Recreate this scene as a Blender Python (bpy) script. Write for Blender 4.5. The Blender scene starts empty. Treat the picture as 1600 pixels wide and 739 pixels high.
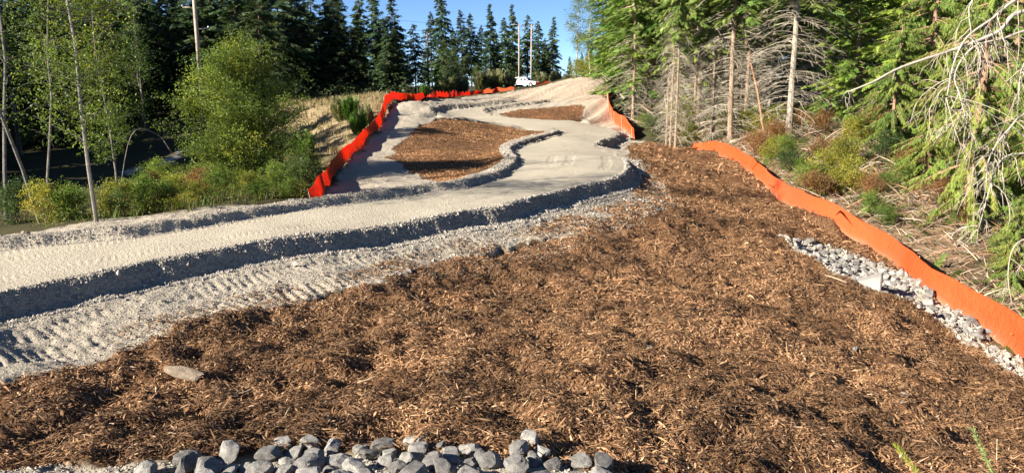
import bpy, math, random
import numpy as np
from mathutils import Vector, Matrix
rnd = random.Random(7); rng = np.random.default_rng(7)
sc = bpy.context.scene
# ------------------------------------------------------------------ camera, world, sun, exposure
CAMZ = 3.3; PITCH = math.radians(11.4); FPX = 1165.0
cd = bpy.data.cameras.new('camera'); cam = bpy.data.objects.new('camera', cd); sc.collection.objects.link(cam)
cam.location = (0, 0, CAMZ); cam.rotation_euler = (math.pi/2 - PITCH, 0, 0)
cd.sensor_width = 36; cd.lens = 36*FPX/1600; cd.clip_end = 6000; cd.clip_start = 0.05
sc.camera = cam
SUN_EL = math.radians(25); SUN_AZ = math.radians(241)      # clockwise from +Y: the sun stands to the left and a little behind
w = bpy.data.worlds.new("World"); sc.world = w; w.use_nodes = True
nt = w.node_tree; bg = nt.nodes['Background']; sky = nt.nodes.new('ShaderNodeTexSky')
sky.sky_type = 'NISHITA'; sky.sun_disc = False; sky.sun_elevation = SUN_EL; sky.sun_rotation = SUN_AZ
sky.air_density = 1.0; sky.dust_density = 0.0; sky.altitude = 6000; sky.ozone_density = 4.0
nt.links.new(sky.outputs[0], bg.inputs[0]); bg.inputs[1].default_value = 0.054
sd = bpy.data.lights.new('sun', 'SUN'); sd.energy = 5.0; sd.angle = math.radians(0.5); sd.color = (1, .90, .76)
so = bpy.data.objects.new('sun', sd); sc.collection.objects.link(so)
tosun = Vector((math.sin(SUN_AZ)*math.cos(SUN_EL), math.cos(SUN_AZ)*math.cos(SUN_EL), math.sin(SUN_EL)))
so.rotation_euler = tosun.to_track_quat('Z', 'Y').to_euler(); so.location = (-30, -10, 40)
sc.view_settings.view_transform = 'Standard'; sc.view_settings.look = 'None'
sc.view_settings.exposure = 1.8; sc.view_settings.gamma = 1; sc.view_settings.use_curve_mapping = False
sc.render.engine = 'CYCLES'
sc.cycles.max_bounces = 5; sc.cycles.diffuse_bounces = 3; sc.cycles.glossy_bounces = 2
sc.cycles.transmission_bounces = 3; sc.cycles.transparent_max_bounces = 4

# ------------------------------------------------------------------ helpers
def link(o, parent=None):
    sc.collection.objects.link(o)
    if parent: o.parent = parent
    return o
def tag(o, label=None, cat=None, group=None, kind=None):
    if label: o['label'] = label
    if cat: o['category'] = cat
    if group: o['group'] = group
    if kind: o['kind'] = kind
    return o
def empty(name, loc, rz=0, sc_=1):
    o = bpy.data.objects.new(name, None); o.empty_display_size = .2
    o.location = loc; o.rotation_euler = (0, 0, rz); o.scale = (sc_,)*3
    return link(o)
def mesh_np(name, V, faces, mats, parent=None, col=None, smooth=False, midx=None, attrs=None):
    """faces: list of (n,k) int arrays"""
    me = bpy.data.meshes.new(name); V = np.asarray(V, np.float32)
    faces = [np.asarray(f, np.int32) for f in faces if len(f)]
    me.vertices.add(len(V)); me.vertices.foreach_set('co', V.ravel())
    nl = sum(f.size for f in faces); nf = sum(len(f) for f in faces)
    me.loops.add(nl); me.polygons.add(nf)
    me.loops.foreach_set('vertex_index', np.concatenate([f.ravel() for f in faces]))
    tot = np.concatenate([np.full(len(f), f.shape[1], np.int32) for f in faces])
    st = np.concatenate([[0], np.cumsum(tot)[:-1]]).astype(np.int32)
    me.polygons.foreach_set('loop_start', st); me.polygons.foreach_set('loop_total', tot)
    me.polygons.foreach_set('use_smooth', np.full(nf, smooth))
    if midx is not None: me.polygons.foreach_set('material_index', np.asarray(midx, np.int32))
    if col is not None:
        a = me.color_attributes.new('Col', 'FLOAT_COLOR', 'POINT')
        c = np.ones((len(V), 4), np.float32); c[:, :3] = col; a.data.foreach_set('color', c.ravel())
    for k, arr in (attrs or {}).items():
        a = me.attributes.new(k, 'FLOAT', 'POINT'); a.data.foreach_set('value', np.asarray(arr, np.float32))
    me.update(calc_edges=True)
    for m in (mats if isinstance(mats, (list, tuple)) else [mats]): me.materials.append(m)
    return link(bpy.data.objects.new(name, me), parent)

class G:
    """gathers vertices / faces / colours of one mesh"""
    def __init__(s): s.V = []; s.F = {}; s.C = []; s.n = 0
    def add(s, V, F, col=(1, 1, 1)):
        V = np.asarray(V, float).reshape(-1, 3); F = np.asarray(F, int)
        s.V.append(V); s.F.setdefault(F.shape[1], []).append(F + s.n)
        c = np.empty((len(V), 3)); c[:] = col; s.C.append(c); s.n += len(V)
    def build(s, name, mat, parent=None, smooth=False):
        return mesh_np(name, np.concatenate(s.V), [np.concatenate(f) for f in s.F.values()], mat, parent, np.concatenate(s.C), smooth)
def tube(g, pts, rad, n=6, col=(1, 1, 1), cap=True):
    pts = np.asarray(pts, float); k = len(pts); rad = np.broadcast_to(rad, (k,))
    T = np.gradient(pts, axis=0); T /= np.linalg.norm(T, axis=1)[:, None] + 1e-9
    ref = np.array([0, 0, 1.]) if abs(T[0, 2]) < .8 else np.array([1., 0, 0])
    A = np.cross(T, ref); A /= np.linalg.norm(A, axis=1)[:, None] + 1e-9; B = np.cross(T, A)
    a = np.arange(n)*2*math.pi/n
    R = (pts[:, None] + rad[:, None, None]*(np.cos(a)[None, :, None]*A[:, None] + np.sin(a)[None, :, None]*B[:, None])).reshape(-1, 3)
    i, j = np.meshgrid(np.arange(k-1), np.arange(n), indexing='ij'); j2 = (j+1) % n
    g.add(R, np.stack([i*n+j, i*n+j2, (i+1)*n+j2, (i+1)*n+j], -1).reshape(-1, 4), col)
    if cap:
        m = s0 = g.n - k*n
        g.F.setdefault(3, []).append(np.array([[m, m+q+1, m+q] for q in range(1, n-1)]))
        m = g.n - n; g.F[3].append(np.array([[m, m+q, m+q+1] for q in range(1, n-1)]))
def box(g, c, s, rz=0, col=(1, 1, 1)):
    v = np.array([[x, y, z] for x in (-.5, .5) for y in (-.5, .5) for z in (-.5, .5)])*np.asarray(s)
    cz, sz = math.cos(rz), math.sin(rz)
    v = v @ np.array([[cz, sz, 0], [-sz, cz, 0], [0, 0, 1]]) + np.asarray(c)
    g.add(v, [[0, 1, 3, 2], [4, 6, 7, 5], [0, 4, 5, 1], [2, 3, 7, 6], [0, 2, 6, 4], [1, 5, 7, 3]], col)

def _h(ix, iy, s):
    n = (ix.astype(np.int64)*374761393 + iy.astype(np.int64)*668265263 + s*1442695041) & 0xffffffff
    n = ((n ^ (n >> 13))*1274126177) & 0xffffffff
    return ((n ^ (n >> 16)) & 0xffff)/65535.
def noise(x, y, sc_=1., s=0):
    x = x/sc_; y = y/sc_; ix = np.floor(x); iy = np.floor(y); fx = x-ix; fy = y-iy
    fx = fx*fx*(3-2*fx); fy = fy*fy*(3-2*fy)
    a = _h(ix, iy, s); b = _h(ix+1, iy, s); c = _h(ix, iy+1, s); d = _h(ix+1, iy+1, s)
    return (a*(1-fx)+b*fx)*(1-fy)+(c*(1-fx)+d*fx)*fy - .5
def fbm(x, y, sc_=1., s=0, o=4):
    return sum(noise(x + 17.3*i, y - 9.1*i, sc_/2**i, s+i)*.5**i for i in range(o))
def sm(t): t = np.clip(t, 0, 1); return t*t*(3-2*t)

# ------------------------------------------------------------------ materials
def material(name, rough=.85):
    m = bpy.data.materials.new(name); m.use_nodes = True; t = m.node_tree
    b = t.nodes['Principled BSDF']; b.inputs['Roughness'].default_value = rough
    b.inputs['Specular IOR Level'].default_value = .25
    return m, t, b
def N(t, typ, **kw):
    n = t.nodes.new(typ)
    for k, v in kw.items():
        if k in n.inputs: n.inputs[k].default_value = v
        else: setattr(n, k, v)
    return n
def mixc(t, fac, a, b, mode='MIX'):
    n = t.nodes.new('ShaderNodeMix'); n.data_type = 'RGBA'; n.blend_type = mode
    for i, x in ((0, fac), (6, a), (7, b)):
        if hasattr(x, 'is_linked'): t.links.new(x, n.inputs[i])
        else: n.inputs[i].default_value = x if i == 0 else (*x, 1)
    return n.outputs[2]
def noise_tex(t, scale, detail=4, rough=.6, coord='Object'):
    tc = t.nodes.new('ShaderNodeTexCoord'); n = N(t, 'ShaderNodeTexNoise', Scale=scale, Detail=detail, Roughness=rough)
    t.links.new(tc.outputs[coord], n.inputs['Vector']); return n.outputs['Fac']
def ramp(t, fac, stops):
    r = t.nodes.new('ShaderNodeValToRGB'); e = r.color_ramp.elements
    while len(e) < len(stops): e.new(.5)
    for q, (p, c) in zip(e, stops): q.position = p; q.color = (*c, 1) if len(c) == 3 else c
    t.links.new(fac, r.inputs[0]); return r.outputs[0]
def bump(t, b, h, strength=.5, dist=.02):
    n = N(t, 'ShaderNodeBump', Strength=strength, Distance=dist); t.links.new(h, n.inputs['Height'])
    t.links.new(n.outputs[0], b.inputs['Normal'])
def simple(name, col, rough=.7, var=.25, scale=3., bmp=0, metal=0, bd=.01):
    m, t, b = material(name, rough); f = noise_tex(t, scale)
    c = ramp(t, f, [(.3, tuple(x*(1-var) for x in col)), (.7, tuple(min(1, x*(1+var)) for x in col))])
    t.links.new(c, b.inputs['Base Color']); b.inputs['Metallic'].default_value = metal
    if bmp: bump(t, b, noise_tex(t, scale*6), bmp, bd)
    return m
def leafmat(name, trans=.35, tint=(1, 1, 1), rough=.6):
    """colour from the mesh's Col, varied per object, partly translucent"""
    m, t, b = material(name, rough); a = N(t, 'ShaderNodeVertexColor', layer_name='Col')
    oi = t.nodes.new('ShaderNodeObjectInfo'); hs = t.nodes.new('ShaderNodeHueSaturation')
    mr = N(t, 'ShaderNodeMapRange'); mr.inputs[3].default_value = .75; mr.inputs[4].default_value = 1.3
    t.links.new(oi.outputs['Random'], mr.inputs[0]); t.links.new(mr.outputs[0], hs.inputs['Value'])
    mh = N(t, 'ShaderNodeMapRange'); mh.inputs[3].default_value = .515; mh.inputs[4].default_value = .485
    t.links.new(oi.outputs['Random'], mh.inputs[0]); t.links.new(mh.outputs[0], hs.inputs['Hue'])
    t.links.new(a.outputs[0], hs.inputs['Color'])
    c = mixc(t, 1., hs.outputs[0], tint, 'MULTIPLY'); t.links.new(c, b.inputs['Base Color'])
    tr = N(t, 'ShaderNodeBsdfTranslucent'); c2 = mixc(t, 1., c, (1.25, 1.25, .6), 'MULTIPLY'); t.links.new(c2, tr.inputs[0])
    mx = N(t, 'ShaderNodeMixShader'); mx.inputs[0].default_value = trans
    t.links.new(b.outputs[0], mx.inputs[1]); t.links.new(tr.outputs[0], mx.inputs[2])
    t.links.new(mx.outputs[0], t.nodes['Material Output'].inputs[0]); return m
def colmat(name, rough=.85, var=.2, scale=8, bmp=.3, bd=.01):
    m, t, b = material(name, rough); a = N(t, 'ShaderNodeVertexColor', layer_name='Col'); f = noise_tex(t, scale)
    g_ = ramp(t, f, [(.3, (1-var,)*3), (.7, (1+var,)*3)])
    t.links.new(mixc(t, 1., a.outputs[0], g_, 'MULTIPLY'), b.inputs['Base Color'])
    if bmp: bump(t, b, noise_tex(t, scale*5), bmp, bd)
    return m
# ------------------------------------------------------------------ terrain
# the survey: sight lines of the photograph (u, v in its 1600 x 739 pixels) with the distance or the height I judged for each
cp, sp = math.cos(PITCH), math.sin(PITCH)
def ray(u, v):
    cx = (u-800)/FPX; cy = (369.5-v)/FPX
    return np.array([cx, cp + cy*sp, -sp + cy*cp])
def D(u, v, d): r = ray(u, v); r = r*d/r[1]; return [r[0], r[1], r[2]+CAMZ]
def Z(u, v, z): r = ray(u, v); r = r*(z-CAMZ)/r[2]; return [r[0], r[1], z]
CP = [Z(-100,470,0), Z(0,430,0), Z(0,400,0), Z(0,457,0), Z(250,407,0), Z(250,385,0), Z(500,345,0), Z(500,364,0), Z(660,320,0), Z(800,300,0), Z(700,330,0), Z(950,265,0),
  Z(900,240,.03), Z(830,262,.02), Z(870,215,.25), Z(920,210,.2), Z(975,203,.22), D(900,195,53), D(820,190,53), Z(700,180,1.15), D(740,165,66), D(810,161,70), D(858,157,74),
  # shoulder and chip slope
  Z(0,540,-.25), Z(300,470,-.3), Z(0,600,-.45), Z(200,535,-.5), Z(500,455,-.55), Z(700,390,-.5), Z(900,345,-.45), Z(1035,290,-.45), Z(1010,250,-.1), Z(500,410,-.2), Z(850,325,-.2), Z(1000,285,-.25),
  D(800,739,6.3), D(400,700,7), D(0,720,6.6), D(800,600,9.3), D(300,610,9.2), D(800,500,13), D(800,420,17), D(1100,600,10), D(1100,480,15), D(1100,380,21.5), D(1100,300,30),
  D(1300,660,9.5), D(1300,520,14.5), D(1300,420,20), D(1300,350,26), D(1230,318,30), D(1350,385,24.5), D(1440,440,21), D(1530,505,18), D(1600,555,16.2), D(1580,620,12.5), D(1590,735,8.5), D(1200,735,7.2),
  D(1110,238,44), D(1050,235,44), D(1040,260,37),
  # bank and wood on the right
  D(1140,215,50), D(1230,210,43), D(1300,260,35), D(1400,330,28), D(1500,380,24.5), D(1590,470,20), D(1400,200,47), D(1600,300,31), D(1600,200,45), D(1300,200,52), D(1050,205,56), D(1000,195,62), D(1750,500,18),
  # left of the berm
  D(300,300,26), D(200,325,23), D(450,297,26), D(520,290,27), D(560,250,32), D(600,195,42), D(655,165,49), D(640,160,55), D(570,280,27.5), D(640,270,29), D(700,275,28.5), D(690,187,52), D(610,240,35), D(830,215,46), D(700,240,36), D(760,225,41),
  D(500,158,68), D(500,190,48), D(480,165,60), D(540,200,44), D(230,258,42), D(290,235,50), D(100,300,32), D(0,340,24), D(140,350,18.5), D(400,300,25), D(-150,370,20), D(-150,300,32), D(420,240,44),
  # upper flat, hill
  D(850,175,61), D(910,185,58), D(880,160,66), D(930,140,80), D(930,118,100), D(955,178,61), D(948,130,85), D(700,155,72), D(610,150,66), D(815,140,112), D(819,138,150), D(845,134,110), D(880,125,107),
  D(975,165,64), D(1000,150,80),
  [0,-5,1.2],[-12,-4,.6],[12,-4,-1.2],[-20,8,-.2],[25,6,-3.2],[30,20,-2.6],[40,40,0],[60,60,2.5],[20,130,4.0],[40,100,4.2],[9,122,3.4],D(790,137.5,150),D(855,137,152),D(818,141,97),D(790,146,92),D(760,149,95),D(845,135,99),[-30,90,1.2],[-60,60,-1],[-45,30,-1.6],[-90,90,0],[-20,150,2.6],[0,200,2.6],[40,220,4],[-60,200,2],[-180,200,1],[150,200,6],[0,420,3],[-300,420,2],[300,420,5],[0,900,3],[-800,900,2],[900,900,4],[0,3000,0],[-2500,2500,0],[2500,2500,0],
]
CP = np.array(CP)
def _phi(r2): return r2*np.log(r2 + 1e-12)
_S = 40.
_P = CP[:, :2]/_S; _n = len(_P)
_K = _phi(((_P[:, None]-_P[None])**2).sum(-1)) + np.eye(_n)*2e-4
_Q = np.c_[np.ones(_n), _P]
_sol = np.linalg.solve(np.block([[_K, _Q], [_Q.T, np.zeros((3, 3))]]), np.r_[CP[:, 2], 0, 0, 0])
def base_h(x, y):
    x = np.asarray(x, float)/_S; y = np.asarray(y, float)/_S; sh = x.shape; x = x.ravel(); y = y.ravel(); out = np.empty(len(x))
    for a in range(0, len(x), 40000):
        X = x[a:a+40000]; Y = y[a:a+40000]
        out[a:a+40000] = _phi((X[:, None]-_P[None, :, 0])**2 + (Y[:, None]-_P[None, :, 1])**2) @ _sol[:_n] + _sol[_n] + X*_sol[_n+1] + Y*_sol[_n+2]
    return out.reshape(sh)
_ds = np.concatenate([np.geomspace(4.5, 160, 1500)])
def hit(u, v, dmin=4.5):
    """where the sight line (u, v) meets the bare terrain"""
    r = ray(u, v); ds = _ds[_ds >= dmin]; x = r[0]/r[1]*ds; z = CAMZ + r[2]/r[1]*ds; b = base_h(x, ds)
    k = np.argmax(z < b)
    if not (z < b).any(): k = len(ds)-1
    if k > 0 and z[k] < b[k]:
        f0 = z[k-1]-b[k-1]; f1 = z[k]-b[k]; d = ds[k-1] + (ds[k]-ds[k-1])*f0/(f0-f1)
    else: d = ds[k]
    return [r[0]/r[1]*d, d]
def W(px, dmin=4.5): return np.array([hit(u, v, dmin) for u, v in px])
def smooth_line(P, k=4):
    """Catmull-Rom through world points"""
    P = np.asarray(P); Q = np.vstack([2*P[0]-P[1], P, 2*P[-1]-P[-2]]); o = []
    for i in range(1, len(Q)-2):
        for t in np.arange(k)/k:
            o.append(.5*((2*Q[i]) + (-Q[i-1]+Q[i+1])*t + (2*Q[i-1]-5*Q[i]+4*Q[i+1]-Q[i+2])*t*t + (-Q[i-1]+3*Q[i]-3*Q[i+1]+Q[i+2])*t**3))
    o.append(P[-1]); return np.array(o)
def inside(x, y, P):
    c = np.zeros(x.shape, bool); j = len(P)-1
    for i in range(len(P)):
        xi, yi = P[i]; xj, yj = P[j]
        if yi != yj: c ^= ((yi > y) != (yj > y)) & (x < (xj-xi)*(y-yi)/(yj-yi)+xi)
        j = i
    return c
def pdist(x, y, P, closed=False):
    """distance to a polyline, side sign (+ = right of travel), position along, end flag"""
    best = np.full(x.shape, 1e9); side = np.zeros(x.shape); al = np.zeros(x.shape); acc = 0; tot = len(P)-1
    A = list(range(len(P)-1)) + ([-1] if closed else [])
    for i in A:
        p = P[i]; q = P[i+1]; e = q-p; L2 = (e**2).sum()+1e-12; t = ((x-p[0])*e[0]+(y-p[1])*e[1])/L2; tc = np.clip(t, 0, 1)
        dx = x-p[0]-tc*e[0]; dy = y-p[1]-tc*e[1]; d = np.hypot(dx, dy); m = d < best; best[m] = d[m]
        side[m] = np.sign((e[1]*(x-p[0])-e[0]*(y-p[1])))[m]; L = math.sqrt(L2); al[m] = (acc+t*L)[m]; acc += L
    return best, side, al, acc
def sdist(x, y, P):
    """signed distance to a closed outline, positive inside; far cells only get +-3"""
    ins = inside(x, y, P); d = np.full(x.shape, 3.)
    lo = P.min(0)-3; hi = P.max(0)+3; m = (x > lo[0]) & (x < hi[0]) & (y > lo[1]) & (y < hi[1])
    if m.any():
        dd, *_ = pdist(x[m], y[m], P, True); d[m] = np.minimum(dd, 3)
    return np.where(ins, d, -d)

E1 = smooth_line(W([(-150,487),(0,457),(250,407),(500,364),(662,342),(784,322),(845,306),(906,291),(950,282),(974,272),(981,262),(976,248)]))
E1b = smooth_line(W([(924,228),(947,217),(973,204)]))
E2 = smooth_line(W([(-150,418),(0,391),(250,366),(500,325),(662,302),(727,293),(784,278),(806,262),(814,254),(808,246),(804,237),(814,229),(845,220),(886,207)]))
E3 = smooth_line(W([(684,180),(692,174),(712,170),(760,166),(812,160)]))
E4 = smooth_line(W([(752,174),(758,169),(790,164),(858,157)]))
ROAD = W([(-150,487),(0,457),(250,407),(500,364),(662,342),(784,322),(845,306),(906,291),(950,282),(974,272),(981,262),(980,252),(960,240),(935,234),(924,228),(947,217),(973,204),(966,197),(900,190),(820,186),(775,180),(752,174),(758,169),(790,164),(858,157),(812,160),(760,166),(712,170),(692,174),(684,180),(700,186),(770,193),(853,209),(886,207),(845,220),(814,229),(804,237),(808,246),(814,254),(806,262),(784,278),(727,293),(662,302),(500,325),(250,366),(0,391),(-150,418)])
MULCH = np.vstack([W([(-250,680),(-100,640),(0,602),(90,575),(200,535),(330,490),(500,455),(590,440),(680,400),(730,388),(880,352),(960,326),(1030,302),(1040,282),(1012,252),(974,228),(985,213),(1040,224),(1090,231),(1155,251),(1210,289),(1245,318),(1352,380),(1442,440),(1530,508),(1610,565),(1680,640)]), [[7.5,8],[7,4.5],[5,1],[-8,1]]])
PATCH1 = W([(690,188),(770,195),(853,208),(872,212),(850,220),(815,228),(790,236),(784,244),(792,256),(765,270),(725,281),(690,286),(660,278),(625,262),(608,245),(612,232),(650,200)])
PATCH2 = W([(778,178),(800,172),(850,168),(890,164),(908,163),(914,170),(912,190),(860,188),(800,183)])
GRAVEL = np.vstack([[[-14.5,9]], W([(-150,398),(0,368),(100,353),(250,333),(400,320),(485,311),(520,288),(560,243),(598,188),(615,165),(665,158),(740,152),(800,144),(845,135),(880,126),(930,119),(943,124),(945,150),(962,182),(985,207),(985,213),(974,228),(1012,252),(1040,282),(1030,302),(960,326),(880,352),(730,388),(680,400),(590,440),(500,455),(330,490),(200,535),(90,575),(0,602),(-100,640),(-250,680)]), [[-10,3],[-16,3]]])
HILL = W([(752,162),(858,155),(900,162),(914,168),(918,190),(985,207),(962,182),(945,150),(943,124),(930,119),(880,126),(845,135),(800,144)])
STRIP = W([(1218,366),(1300,383),(1350,402),(1400,420),(1450,458),(1520,507),(1600,568),(1640,605),(1600,600),(1540,548),(1480,508),(1420,476),(1370,456),(1300,422),(1250,396)])
RIPRAP = np.vstack([W([(-60,724),(130,726),(230,724),(370,722),(500,712),(640,708),(740,714),(810,712),(870,724),(950,745)]), [[1.2,4.5],[-5,4.5]]])
PATH = W([(190,276),(285,240),(297,229),(299,235),(282,247),(205,278)], 15)
FIELD = W([(380,165),(480,150),(560,149),(608,152),(600,188),(560,240),(545,270),(505,235),(470,205),(380,190)], 15)
DRYB = W([(1120,225),(1200,215),(1300,215),(1500,330),(1620,480),(1610,565),(1440,443),(1350,387),(1240,325),(1205,300)])

def profile(x, y):
    """made steps of the ground: the thick gravel edge, the berms, the drain ditch"""
    z = np.zeros(x.shape)
    def near(P, r): return (x > P[:, 0].min()-r) & (x < P[:, 0].max()+r) & (y > P[:, 1].min()-r) & (y < P[:, 1].max()+r)
    def step(P, H, wid, sgn, reach, wob=.12, fe=1.2):
        m = near(P, reach+1); X = x[m]; Y = y[m]
        d, s, al, L = pdist(X, Y, P); s = d*s*sgn + wob*fbm(X, Y, 1.1, 5, 3) + .05*fbm(X, Y, .25, 9, 3)
        e = sm(al/fe)*sm((L-al)/fe); far_ = np.maximum(0, s-reach*.35)
        z[m] += H*sm(s/wid)*np.exp(-(far_/(reach*.45))**2)*e*(s > 0)
    step(E1, -.36, .34, 1, 3.2, .16); step(E1b, -.42, .6, 1, 3., .1)
    step(E2, .21, .26, -1, 1.5, .12); step(E3, .3, .5, -1, 2.5); step(E4, -.32, .5, 1, 2.2)
    sdp = sdist(x, y, STRIP); z -= .25*sm((sdp)/.7)
    return z
MULCHES = (MULCH, PATCH1, PATCH2)
def masks(x, y):
    wob = .5*fbm(x, y, 1.6, 31, 4) + .26*fbm(x, y, .25, 41, 3)
    mu = np.zeros(x.shape)
    for P in MULCHES: mu = np.maximum(mu, sm((sdist(x, y, P) + wob)/.16 + .5))
    strip = sm((sdist(x, y, STRIP) + wob*.8)/.25+.3)*sm((19.5-x)/1.)
    mu *= 1-strip
    rip = sm((sdist(x, y, RIPRAP) + wob*.5)/.2+.5); mu *= 1-rip
    road = sm((sdist(x, y, ROAD) + wob*.12)/.08 + .5)
    gr = np.maximum(sm((sdist(x, y, GRAVEL) + wob)/.3 + .5)*(1-mu), np.maximum(strip, rip))
    gap = sm((np.minimum(sdist(x, y, MULCH), sdist(x, y, GRAVEL)) + 1.1)/.3); gr = np.maximum(gr, gap*(1-mu))
    hill = sm((sdist(x, y, HILL) + 2*wob)/1.2+.5)
    path = sm((sdist(x, y, PATH) + wob)/.5+.5)
    field = sm((sdist(x, y, FIELD) + wob*3)/1.5+.5)
    dry = sm((sdist(x, y, DRYB) + wob*3)/2+.5)
    return dict(mulch=mu, road=road, gravel=gr, hill=hill, path=path, field=field, dry=dry, strip=strip)
ISL = None
def detail(x, y, M):
    isl = np.clip(np.maximum(sdist(x, y, PATCH1), sdist(x, y, PATCH2)) + 1, 0, 1)
    d = np.hypot(x, y)
    z = M['mulch']*(1-.75*isl)*(.22*fbm(x, y, 1.7, 51, 3) + .2*fbm(x, y, .42, 61, 3))
    z += (M['road'])*(.035*fbm(x, y, 1.8, 71, 3) + .008*fbm(x, y, .07, 72, 2))
    sh = M['gravel']*(1-M['road'])*(1-M['hill'])
    z += sh*(.075*fbm(x, y, .8, 81, 4) + .03*fbm(x, y, .12, 86, 3))
    # crawler-track cleat marks pressed into the shoulder and the road
    m = (y < 60) & (M['gravel'] > .05); X = x[m]; Y = y[m]
    dd, s, al, L = pdist(X, Y, E1); s = s*dd; p = al + .25*noise(X, Y, .8, 3)
    cl = np.clip(np.sin(p*2*math.pi/.19)*1.6, -1, 1)
    shoulder = sm((s-.75)/.12)*sm((1.35-s)/.12) + sm((s-1.75)/.12)*sm((2.5-s)/.12)
    tread = sum(sm((s-a)/.06)*sm((a+.42-s)/.06) for a in (-1.1, -2.7, -3.5))
    brk = sm(.75+1.7*fbm(X, Y, 2.2, 7, 3))
    z[m] += .015*cl*shoulder*brk - .03*shoulder*brk
    ch = np.clip(np.sin(p*2*math.pi/.13 + s*14)*1.5, -1, 1)
    z[m] += .006*ch*tread*sm(.45+2.5*fbm(X, Y, 2.2, 8, 2)) - .02*tread*sm(.6+2*fbm(X, Y, 4, 18, 2))
    # ruts running down the bare hill
    m = (M['hill'] > .02) | ((y > 45) & (M['gravel'] > .1) & (M['road'] < .5)); X = x[m]; Y = y[m]
    q = X*.93 - Y*.37 + .8*fbm(X, Y, 9, 91, 2); r = X*.37 + Y*.93
    z[m] += M['gravel'][m]*(.26*fbm(q*3, r*.16, 2.2, 92, 3) + .05*fbm(X, Y, .9, 93, 3))
    fl = (1-M['gravel'])*(1-M['mulch']); z += fl*(.5*fbm(x, y, 3.5, 95, 4)*np.clip((d-8)/20, 0, 1)*np.clip((130-d)/50, .15, 1))
    return z
def ground_h(x, y, full=True):
    x = np.atleast_1d(np.asarray(x, float)); y = np.atleast_1d(np.asarray(y, float))
    z = base_h(x, y) + profile(x, y)
    if full: z = z + detail(x, y, masks(x, y))
    return z
def gz(x, y): return float(ground_h(x, y)[0])

# one sheet: fine fan near the viewer, coarser out to the horizon
th = np.radians(np.arange(-50, 50.01, .095)); OY = -3.
rr = np.concatenate([np.exp(np.arange(math.log(2.5), math.log(62), .0042)), np.exp(np.arange(math.log(62), math.log(400), .012)), np.geomspace(405, 4000, 24)])
TH, RR = np.meshgrid(th, rr); gx = (RR*np.sin(TH)).ravel(); gy = (RR*np.cos(TH)).ravel() + OY
M = masks(gx, gy); gzv = base_h(gx, gy) + profile(gx, gy) + detail(gx, gy, M)
nR, nT = RR.shape; i, j = np.meshgrid(np.arange(nR-1), np.arange(nT-1), indexing='ij'); a = (i*nT+j).ravel()
quads = np.stack([a, a+1, a+nT+1, a+nT], -1)
def ground_material():
    m, t, b = material('ground_surface', .95); b.inputs['Specular IOR Level'].default_value = .1
    def at(n): q = N(t, 'ShaderNodeAttribute'); q.attribute_name = n; return q.outputs['Fac']
    tc = t.nodes.new('ShaderNodeTexCoord')
    n1 = noise_tex(t, .35, 5); n2 = noise_tex(t, 9, 6, .75); n3 = noise_tex(t, 60, 4, .8)
    vo = N(t, 'ShaderNodeTexVoronoi', Scale=26.); t.links.new(tc.outputs['Object'], vo.inputs['Vector'])
    vo2 = N(t, 'ShaderNodeTexVoronoi', Scale=55.); t.links.new(tc.outputs['Object'], vo2.inputs['Vector'])
    floor = mixc(t, n1, (.03, .027, .015), (.065, .052, .032)); floor = mixc(t, ramp(t, n2, [(.45, (0,)*3), (.6, (1,)*3)]), floor, (.045, .05, .018))
    field = mixc(t, ramp(t, n2, [(.35, (0,)*3), (.65, (1,)*3)]), (.16, .125, .075), (.28, .22, .13))
    dry = mixc(t, ramp(t, n2, [(.3, (0,)*3), (.7, (1,)*3)]), (.10, .068, .042), (.25, .175, .105))
    grav = mixc(t, ramp(t, n2, [(.3, (0,)*3), (.7, (1,)*3)]), (.29, .255, .20), (.42, .375, .30))
    grav = mixc(t, ramp(t, vo2.outputs['Color'], [(.1, (0,)*3), (.9, (.45,)*3)]), grav, (.2, .185, .16))
    road = mixc(t, ramp(t, n1, [(.3, (0,)*3), (.7, (1,)*3)]), (.34, .305, .24), (.43, .39, .305))
    road = mixc(t, ramp(t, n3, [(.4, (0,)*3), (.75, (.4,)*3)]), road, (.34, .31, .25))
    hill = mixc(t, ramp(t, n2, [(.3, (0,)*3), (.7, (1,)*3)]), (.32, .26, .195), (.44, .365, .28))
    mul = mixc(t, ramp(t, n3, [(.35, (0,)*3), (.65, (1,)*3)]), (.05, .027, .013), (.19, .10, .05))
    path = mixc(t, n2, (.28, .26, .23), (.38, .36, .33))
    c = mixc(t, at('field'), floor, field); c = mixc(t, at('dry'), c, dry); c = mixc(t, at('path'), c, path)
    c = mixc(t, at('gravel'), c, grav); hm = N(t, 'ShaderNodeMath', operation='MULTIPLY'); t.links.new(at('hill'), hm.inputs[0]); t.links.new(at('gravel'), hm.inputs[1])
    c = mixc(t, hm.outputs[0], c, hill); c = mixc(t, at('road'), c, road); c = mixc(t, at('mulch'), c, mul)
    t.links.new(c, b.inputs['Base Color'])
    hsum = N(t, 'ShaderNodeMath', operation='ADD'); t.links.new(vo.outputs['Distance'], hsum.inputs[0]); t.links.new(n3, hsum.inputs[1])
    bump(t, b, hsum.outputs[0], .55, .03)
    return m
GM = ground_material()
fc = lambda v: v[quads].mean(1)
reg = np.zeros(len(quads), int)                       # 0 forest floor
reg[fc(M['field']) > .5] = 1; reg[fc(M['dry']) > .5] = 2; reg[fc(M['path']) > .5] = 3; reg[fc(M['gravel']) > .5] = 4
reg[(fc(M['hill']) > .5) & (fc(M['gravel']) > .5)] = 5; reg[fc(M['mulch']) > .5] = 7; reg[(fc(M['road']) > .5)] = 6
reg[fc(M['strip']) > .5] = 8
names = ['ground', 'dry_grass_field', 'brushy_bank', 'dirt_path', 'gravel_shoulder', 'bare_hillside', 'gravel_road', 'wood_chip_slope', 'drain_ditch']
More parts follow.
